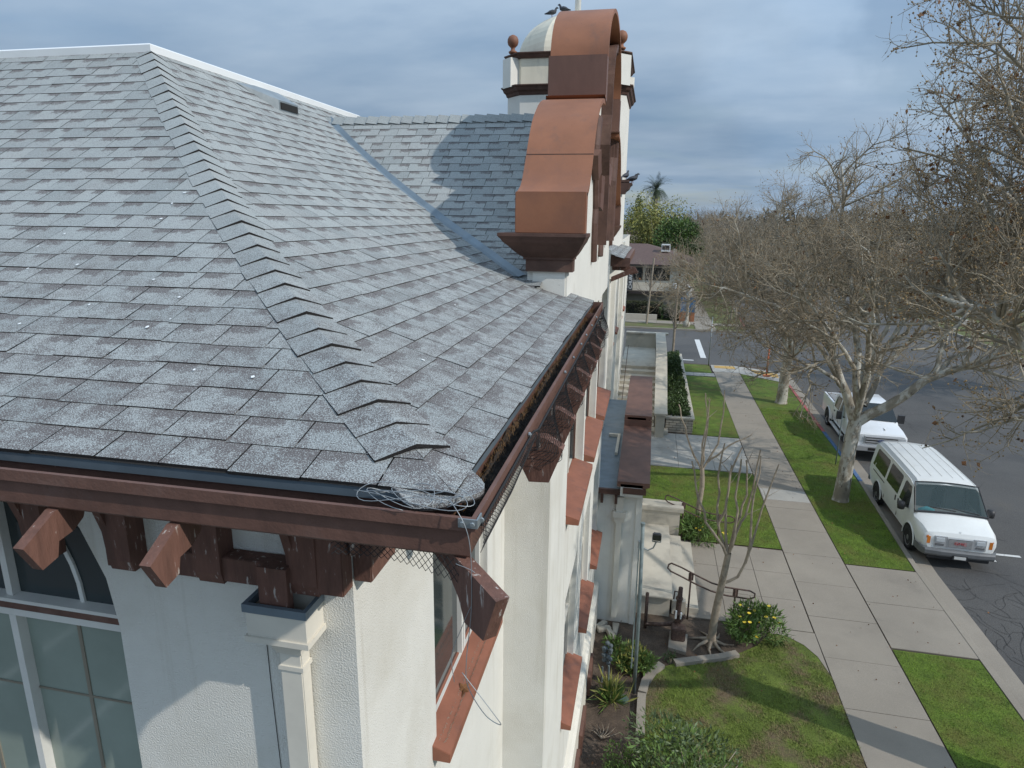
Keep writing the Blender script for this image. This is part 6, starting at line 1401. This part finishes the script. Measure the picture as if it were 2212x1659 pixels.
shrub('ground_plant', 'low bright green leafy plant in the grass left of the big shrub', (0.15, 9.9, 0.2), (0.5, 0.45, 0.22), 1100, 0.07, 0.025, LEAFM, 8, 'plant')
# twiggy debris in the bed
mb = MB(); rg = random.Random(4)
for k in range(7):
    a = 0.4+k*0.35; mb.tube([(-0.35, 10.55, 0.02), (-0.35+0.2*math.cos(a), 10.55+0.2*math.sin(a), 0.05), (-0.35+0.42*math.cos(a+0.2), 10.55+0.42*math.sin(a+0.2), 0.02)], [0.012, 0.008, 0.003], 5)
tag(mb.build('dry_twigs', CRAPE, None, smooth=True), 'pale dry branched twigs lying on the bare soil', 'twigs')
# ivy in the planter, hedges
def hedge(name, label, x0, x1, y0, y1, z0, z1, N, mat, seed, Ll=0.10, Lw=0.05, cat='hedge', wob=0.10):
    rng = np.random.default_rng(seed); root = thing(name, label, cat, ((x0+x1)/2, y0, z0))
    X, Y = np.meshgrid(np.linspace(x0+0.06, x1-0.06, max(3, int((x1-x0)/0.5))), np.linspace(y0+0.06, y1-0.06, max(3, int((y1-y0)/0.5))))
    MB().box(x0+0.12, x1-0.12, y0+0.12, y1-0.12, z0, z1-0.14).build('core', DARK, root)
    A = [(x1-x0)*(y1-y0), (x1-x0)*(z1-z0), (y1-y0)*(z1-z0)]; p = np.array([A[0], A[1], A[1], A[2], A[2]]); f = rng.choice(5, N, p=p/p.sum()); u = rng.random((N, 3)); P = np.array([x0, y0, z0])+u*np.array([x1-x0, y1-y0, z1-z0])
    nr = np.zeros((N, 3))
    for k, (ax, v, s) in enumerate(((2, z1, 1), (1, y0, -1), (1, y1, 1), (0, x0, -1), (0, x1, 1))): m = f == k; P[m, ax] = v; nr[m, ax] = s
    bump = np.sin(P[:, 0]*3.1)*np.cos(P[:, 1]*2.3+P[:, 2]*4)*wob; P += nr*(bump+rng.normal(0, 0.05, N)-0.06)[:, None]
    V, F = leaf_cloud(P, nr+np.array([0, 0, 0.4]), Ll, Lw, rng); arrmesh('foliage', V, F, mat, root); return root
hedge('ivy_bed', 'dense dark green ivy filling the long planter', 1.12, 2.2, 30.2, 45.0, 0.4, 0.82, 15000, LEAFD, 31, 0.10, 0.07, 'ivy', 0.06)
HEDG = mk('hedge_leaf', (0.050, 0.058, 0.022), 0.7, 0.5, 1.5, col2=(0.10, 0.07, 0.035), c2s=0.8)
hedge('clipped_hedge', 'long dark clipped hedge under the lower wall of the building opposite', -9, 1.4, 65.6, 66.7, 0, 1.5, 9000, HEDG, 32, 0.14, 0.08)
hedge('rounded_hedge', 'lower dark green hedge mass between the clipped hedge and the path', 1.3, 4.0, 64.9, 66.8, 0, 1.2, 5000, LEAFD, 33, 0.14, 0.08, 'hedge', 0.2)
MB_ = MB().box(-9, 0.9, 64.35, 64.6, 0, 0.55); tag(MB_.build('garden_wall', BRICKW), 'low pale block wall along the sidewalk opposite', 'low wall')
# green trees behind the building opposite
def leafy_tree(name, label, x, y, h, rad, N, mats, seed, Ll, Lw, droop=0.0, lumps=14, zc=0.62):
    rng = np.random.default_rng(seed); root = thing(name, label, 'tree', (x, y, 0))
    MB().tube([(x, y, -0.1), (x+0.1, y, h*0.25), (x, y, h*0.55)], [0.4, 0.3, 0.18], 10).build('trunk', BRANCH, root, smooth=True)
    for i, m in enumerate(mats):
        P, d = blob_points(rng, N, (x, y, h*zc), (rad, rad, h*(1-zc)), 0.5, lumps); V, F = leaf_cloud(P, d+np.array([0, 0, 0.3-droop]), Ll, Lw, rng); arrmesh('crown' if i == 0 else 'crown_second_leaf', V, F, m, root)  # second leaf colour mixed through the crown
    mb = MB()
    for k in range(10): a = k*0.63; mb.tube([(x, y, h*0.35), (x+rad*0.35*math.cos(a), y+rad*0.35*math.sin(a), h*0.55), (x+rad*0.7*math.cos(a), y+rad*0.7*math.sin(a), h*0.75)], [0.14, 0.08, 0.03], 6)
    mb.build('limbs', BRANCH, root, smooth=True); return root
leafy_tree('willow_tree', 'yellow-green drooping tree behind the building opposite', 0.6, 92, 13.2, 4.9, 9000, [LEAFY, mk('leaf_olive', (0.17, 0.18, 0.05), 0.7, 0.4, 0.8)], 41, 0.40, 0.12, 1.2, 18, 0.58)
leafy_tree('magnolia_tree', 'dense dark green tree right of the yellow-green one', 3.4, 84, 9.9, 3.3, 6500, [LEAFD, LEAFM], 42, 0.32, 0.15, 0, 14, 0.58)
leafy_tree('cypress_tree', 'narrow dark conifer far behind on the left', -3.2, 150, 14.5, 1.6, 1800, [LEAFD], 43, 0.5, 0.2, -0.8, 8, 0.5)
leafy_tree('shrub_tree', 'round green tree beside the far path', 6.9, 112, 9.0, 3.2, 3500, [LEAFM, LEAFY], 44, 0.35, 0.15, 0, 10, 0.55)
def palm(x, y, h):
    root = thing('palm_tree', 'date palm rising above the green trees', 'palm tree', (x, y, 0)); rng = np.random.default_rng(9)
    MB().tube([(x, y, -0.1), (x, y, h)], [0.4, 0.32], 10).build('trunk', BRANCH, root, smooth=True)
    Pl = []; 
    for k in range(80):
        a = rng.random()*6.28; e = R(rng.uniform(-35, 80)); L = rng.uniform(2.6, 3.3); d = np.array([math.cos(a)*math.cos(e), math.sin(a)*math.cos(e), math.sin(e)]); p = np.array([x, y, h]); sd = np.array([-math.sin(a), math.cos(a), 0])
        for s in range(12):
            q = p+d*L/12; d = unit(d+np.array([0, 0, -0.12]))
            for sg in (-1, 1):
                for f in (0, 0.5):
                    b = p+(q-p)*f; w = 0.42*math.sin(math.pi*(s+1.5)/14); t = b+sd*sg*w+d*0.22+np.array([0, 0, -0.06]); Pl += [b, b+d*0.05, t, t-d*0.02]
            p = q
    arrmesh('fronds', np.array(Pl), np.arange(len(Pl)).reshape(-1, 4), mk('palm_green', (0.035, 0.055, 0.025), 0.6, 0.4, 2), root)
palm(0.15, 118, 14.2)
# grass blades on the near lawns (too many to count)
def grass():
    rng = np.random.default_rng(77)
    def blades(name, label, pts, h, mat):
        N = len(pts); a = rng.random(N)*6.28; ln = h*(0.5+rng.random(N)); d = np.stack([np.cos(a)*0.6, np.sin(a)*0.6, 0.5+0.5*rng.random(N)], 1)*ln[:, None]; s = np.stack([-np.sin(a), np.cos(a), 0*a], 1)*0.006
        V = np.stack([pts-s, pts+s, pts+d], 1).reshape(-1, 3); tag(arrmesh(name, V, np.arange(3*N).reshape(-1, 3), mat), label, 'grass', kind='stuff')
    def cut(P, f): return P[f(P[:, 0], P[:, 1])]
    G1 = mk('grass_blade', (0.14, 0.22, 0.018), 0.8, 0.5, 3.0, col2=(0.18, 0.18, 0.04), c2s=0.8, c2lo=0.45, c2hi=0.68); G2 = mk('grass_blade_dry', (0.135, 0.185, 0.025), 0.8, 0.5, 3.0, col2=(0.20, 0.15, 0.075), c2s=1.15, c2lo=0.44, c2hi=0.58)
    P = rng.random((60000, 3))*np.array([4.1, 6.3, 0.0])+np.array([0.36, 8.2, 0.0]); ex, ey = np.array(EDG).T
    tuft = np.sin(P[:, 0]*3.3+1)*np.cos(P[:, 1]*2.9)+np.sin(P[:, 0]*7.1+P[:, 1]*5.3)*0.6
    ok = (P[:, 1] < np.interp(P[:, 0], [0.36, 0.43, 0.56, 0.78, 1.08, 1.6, 2.1, 2.6, 3.0, 3.35, 3.75, 4.1, 4.34, 4.42], [11.5, 12.0, 12.45, 12.8, 13.0, 13.25, 13.45, 13.75, 14.1, 14.6, 14.65, 14.4, 13.9, 13.4])) & (tuft+rng.normal(0, 0.6, len(P)) > -0.35)
    blades('grass', 'patchy uneven grass of the front garden lawn', P[ok], 0.05, G2)
    P = rng.random((60000, 3))*np.array([2.0, 26, 0.0])+np.array([6.1, 9.0, 0.0]); ok = ((P[:, 1] < 14.7) | (P[:, 1] > 18.75)) & (P[:, 0] < kx(P[:, 1])-0.2); blades('grass', 'mown green grass of the strip along the kerb', P[ok], 0.035, G1)
    P = rng.random((26000, 3))*np.array([5.3, 6.0, 0.0])+np.array([-0.9, 19.25, 0.0]); P = P[P[:, 0]+0.4*np.sin(P[:, 1]*3) > (25.6-P[:, 1])*0.25-0.9]; blades('grass', 'green grass of the lawn behind the porch steps', P, 0.045, G1)
    # fallen leaves
    N = 350; C = np.stack([rng.uniform(-0.8, 9.5, N), rng.uniform(9, 40, N), np.full(N, 0.03)], 1); V, F = leaf_cloud(C, np.tile([0.3, 0.3, 0.1], (N, 1)), 0.05, 0.035, rng); tag(arrmesh('fallen_leaves', V, F, DLEAF), 'small dry leaves scattered over grass and paving', 'leaves', kind='stuff')
grass()

# ================================================================== BACKGROUND BUILDINGS
b2 = thing('opposite_building', 'two storey beige building with brown hip roof across the side street', 'building', (-4, 69, 0))
BY = 68.0
MB().box(-14, 3.45, BY, BY+16, 2.45, 5.0).build('upper_wall', BEIGE, b2); MB().box(-14, 2.3, BY+0.5, BY+15, -0.1, 2.2).build('lower_wall', BRICKW, b2)
MB().box(-14, 4.1, BY-0.9, BY+16.5, 2.2, 2.45).build('canopy_slab', TRIMD, b2)
MB().box(-16, 4.95, BY-0.7, BY+17.3, 4.95, 5.12).build('eave', TRIMD, b2)
mb = MB(); e = [(-16, BY-0.7, 5.121), (4.95, BY-0.7, 5.121), (4.95, BY+17.3, 5.121), (-16, BY+17.3, 5.121)]; r = [(-12, BY+7, 6.85), (-0.5, BY+7, 6.85)]
mb.v = e+r; mb.f = [(0, 1, 5, 4), (1, 2, 5), (2, 3, 4, 5), (3, 0, 4)]; mb.build('roof', BASEM, b2, recalc=False)
for x0, x1 in ((-2.6, -0.7), (-0.5, 1.95), (-6.5, -4.0)):
    w = MB().box(x0, x1, BY-0.03, BY+0.05, 3.5, 4.75).build('window', TRIMD, b2); n = 3
    for k in range(n): MB().box(x0+0.06+(x1-x0-0.06)*k/n, x0+(x1-x0-0.06)*(k+1)/n, BY-0.05, BY-0.031, 3.58, 4.68).build('pane', GLASSD, w)
MB().box(1.0, 1.9, BY+3.5, BY+4.4, 6.2, 6.95).build('air_conditioner', WHITEM, b2); MB().box(1.08, 1.82, BY+3.47, BY+3.499, 6.4, 6.85).build('grille', TRIMD, b2)
for x in (2.3, 2.5): MB().tube([(x, BY+4, 5.6), (x, BY+4, 6.5)], 0.07, 8).build('vent_pipe', CONCL, b2)
MB().box(3.46, 3.6, BY+0.1, BY+16, 2.45, 4.95).build('side_wall', BEIGE, b2)
MB().box(-14, -2.5, BY-0.6, BY-0.3, 0, 2.2).build('entrance_wall', BEIGE, b2)
MB().lathe([(0.0, 0.0), (0.32, 0.02), (0.38, 0.12), (0.34, 0.14), (0.0, 0.10)], (2.55, BY-0.35, 3.0), 14, 'y').build('spot_globe', WHITEM, b2, smooth=True)
bn = thing('banner', 'dark vertical church banner with white lettering beside the church wall', 'banner', (-2.1, 67.0, 2.5))
MB().box(-2.55, -1.65, 66.95, 67.0, 2.55, 4.75).build('cloth', mk('banner_cloth', (0.05, 0.055, 0.06), 0.8, 0.1), bn)
for txt, x in (('CENTRAL', -2.32), ('CHURCH', -1.87)):
    M = Matrix.Translation((x, 66.944, 3.65)) @ Matrix.Rotation(R(90), 4, 'X') @ Matrix.Rotation(R(90), 4, 'Z'); text_mesh(txt, 0.46, WHITEM, M, 'lettering', bn)
MB().tube([(-2.6, 67.02, -0.1), (-2.6, 67.02, 4.9)], 0.05, 6).build('mast', STEELG, bn)
def house(lab, x, y, w, d, h, rh, wm_, rm, ry=0):
    t = thing('house', lab, 'house', (x, y, 0)); o = MB().box(x-w/2, x+w/2, y-d/2, y+d/2, -0.1, h).build('wall', wm_, t)
    e = 0.5; mb = MB(); mb.v = [(x-w/2-e, y-d/2-e, h), (x+w/2+e, y-d/2-e, h), (x+w/2+e, y+d/2+e, h), (x-w/2-e, y+d/2+e, h), (x-w*0.22, y, h+rh), (x+w*0.22, y, h+rh)]
    mb.f = [(0, 1, 5, 4), (1, 2, 5), (2, 3, 4, 5), (3, 0, 4), (3, 2, 1, 0)]; mb.build('roof', rm, t, recalc=False)
    for k in range(3):
        wn = MB().box(x-w/2+w*(0.15+0.28*k), x-w/2+w*(0.30+0.28*k), y-d/2-0.05, y-d/2-0.001, h*0.35, h*0.8).build('window', WFRAME, t); MB().box(x-w/2+w*(0.165+0.28*k), x-w/2+w*(0.285+0.28*k), y-d/2-0.07, y-d/2-0.051, h*0.39, h*0.76).build('pane', GLASSD, wn)
        wn = MB().box(x-w/2-0.05, x-w/2-0.001, y-d/2+d*(0.15+0.28*k), y-d/2+d*(0.30+0.28*k), h*0.35, h*0.8).build('window', WFRAME, t); MB().box(x-w/2-0.07, x-w/2-0.051, y-d/2+d*(0.165+0.28*k), y-d/2+d*(0.285+0.28*k), h*0.39, h*0.76).build('pane', GLASSD, wn)
    return t
TAN = mk('tan_roof', (0.27, 0.21, 0.16), 0.9, 0.12, 1.5); GREYR = mk('grey_roof', (0.18, 0.18, 0.18), 0.9, 0.12, 1.5); BLUEW = mk('grey_blue_wall', (0.34, 0.37, 0.40), 0.9, 0.08)
house('pale house with tan roof behind the building opposite', -3.5, 108, 10, 9, 5.0, 1.9, BEIGE, TAN)
house('low cream house with grey roof across the road at the right', 41, 62, 13, 11, 3.6, 2.2, BEIGE, GREYR)
house('grey blue house across the road, farther left', 40, 88, 12, 11, 3.8, 2.4, BLUEW, GREYR)
house('white house across the road at the right edge', 40, 40, 13, 12, 3.9, 2.3, CREAM, GREYR)
house('tan roofed house far along the right side of the street', 39, 115, 12, 11, 3.8, 2.6, BEIGE, TAN)
house('brown roofed house far away down the left side', -6, 145, 16, 12, 4.2, 2.8, BEIGE, BASEM)
t = thing('utility_pole', 'wooden utility pole with cross arm above the trees', 'utility pole', (27.6, 92, 0))
MB().tube([(27.6, 92, -0.1), (27.6, 92, 14.2)], [0.18, 0.13], 8).build('pole', BRANCH, t); MB().box(26.3, 28.9, 91.9, 92.1, 13.6, 13.8).build('cross_arm', BRANCH, t)
# a far wood that reads as one mass along the horizon
def far_wood():
    rng = np.random.default_rng(15); PP = []
    for x in np.linspace(-180, 330, 130):
        if -12 < x < 8: continue
        y = 215+rng.uniform(-15, 60)+(0 if x > -12 else -60)
        p, d = blob_points(rng, 260, (x, y, 5.0), (7, 6, 6.5*rng.uniform(0.7, 1.25)), 0.4, 7, 0.2); PP.append((p, d))
    P = np.concatenate([p for p, d in PP]); D = np.concatenate([d for p, d in PP]); V, F = leaf_cloud(P, D, 2.0, 0.8, rng)
    tag(arrmesh('far_wood', V, F, mk('far_wood_grey', (0.10, 0.092, 0.070), 0.95, 0.45, 0.05)), 'grey brown band of distant trees along the horizon', 'trees', kind='stuff')
far_wood()
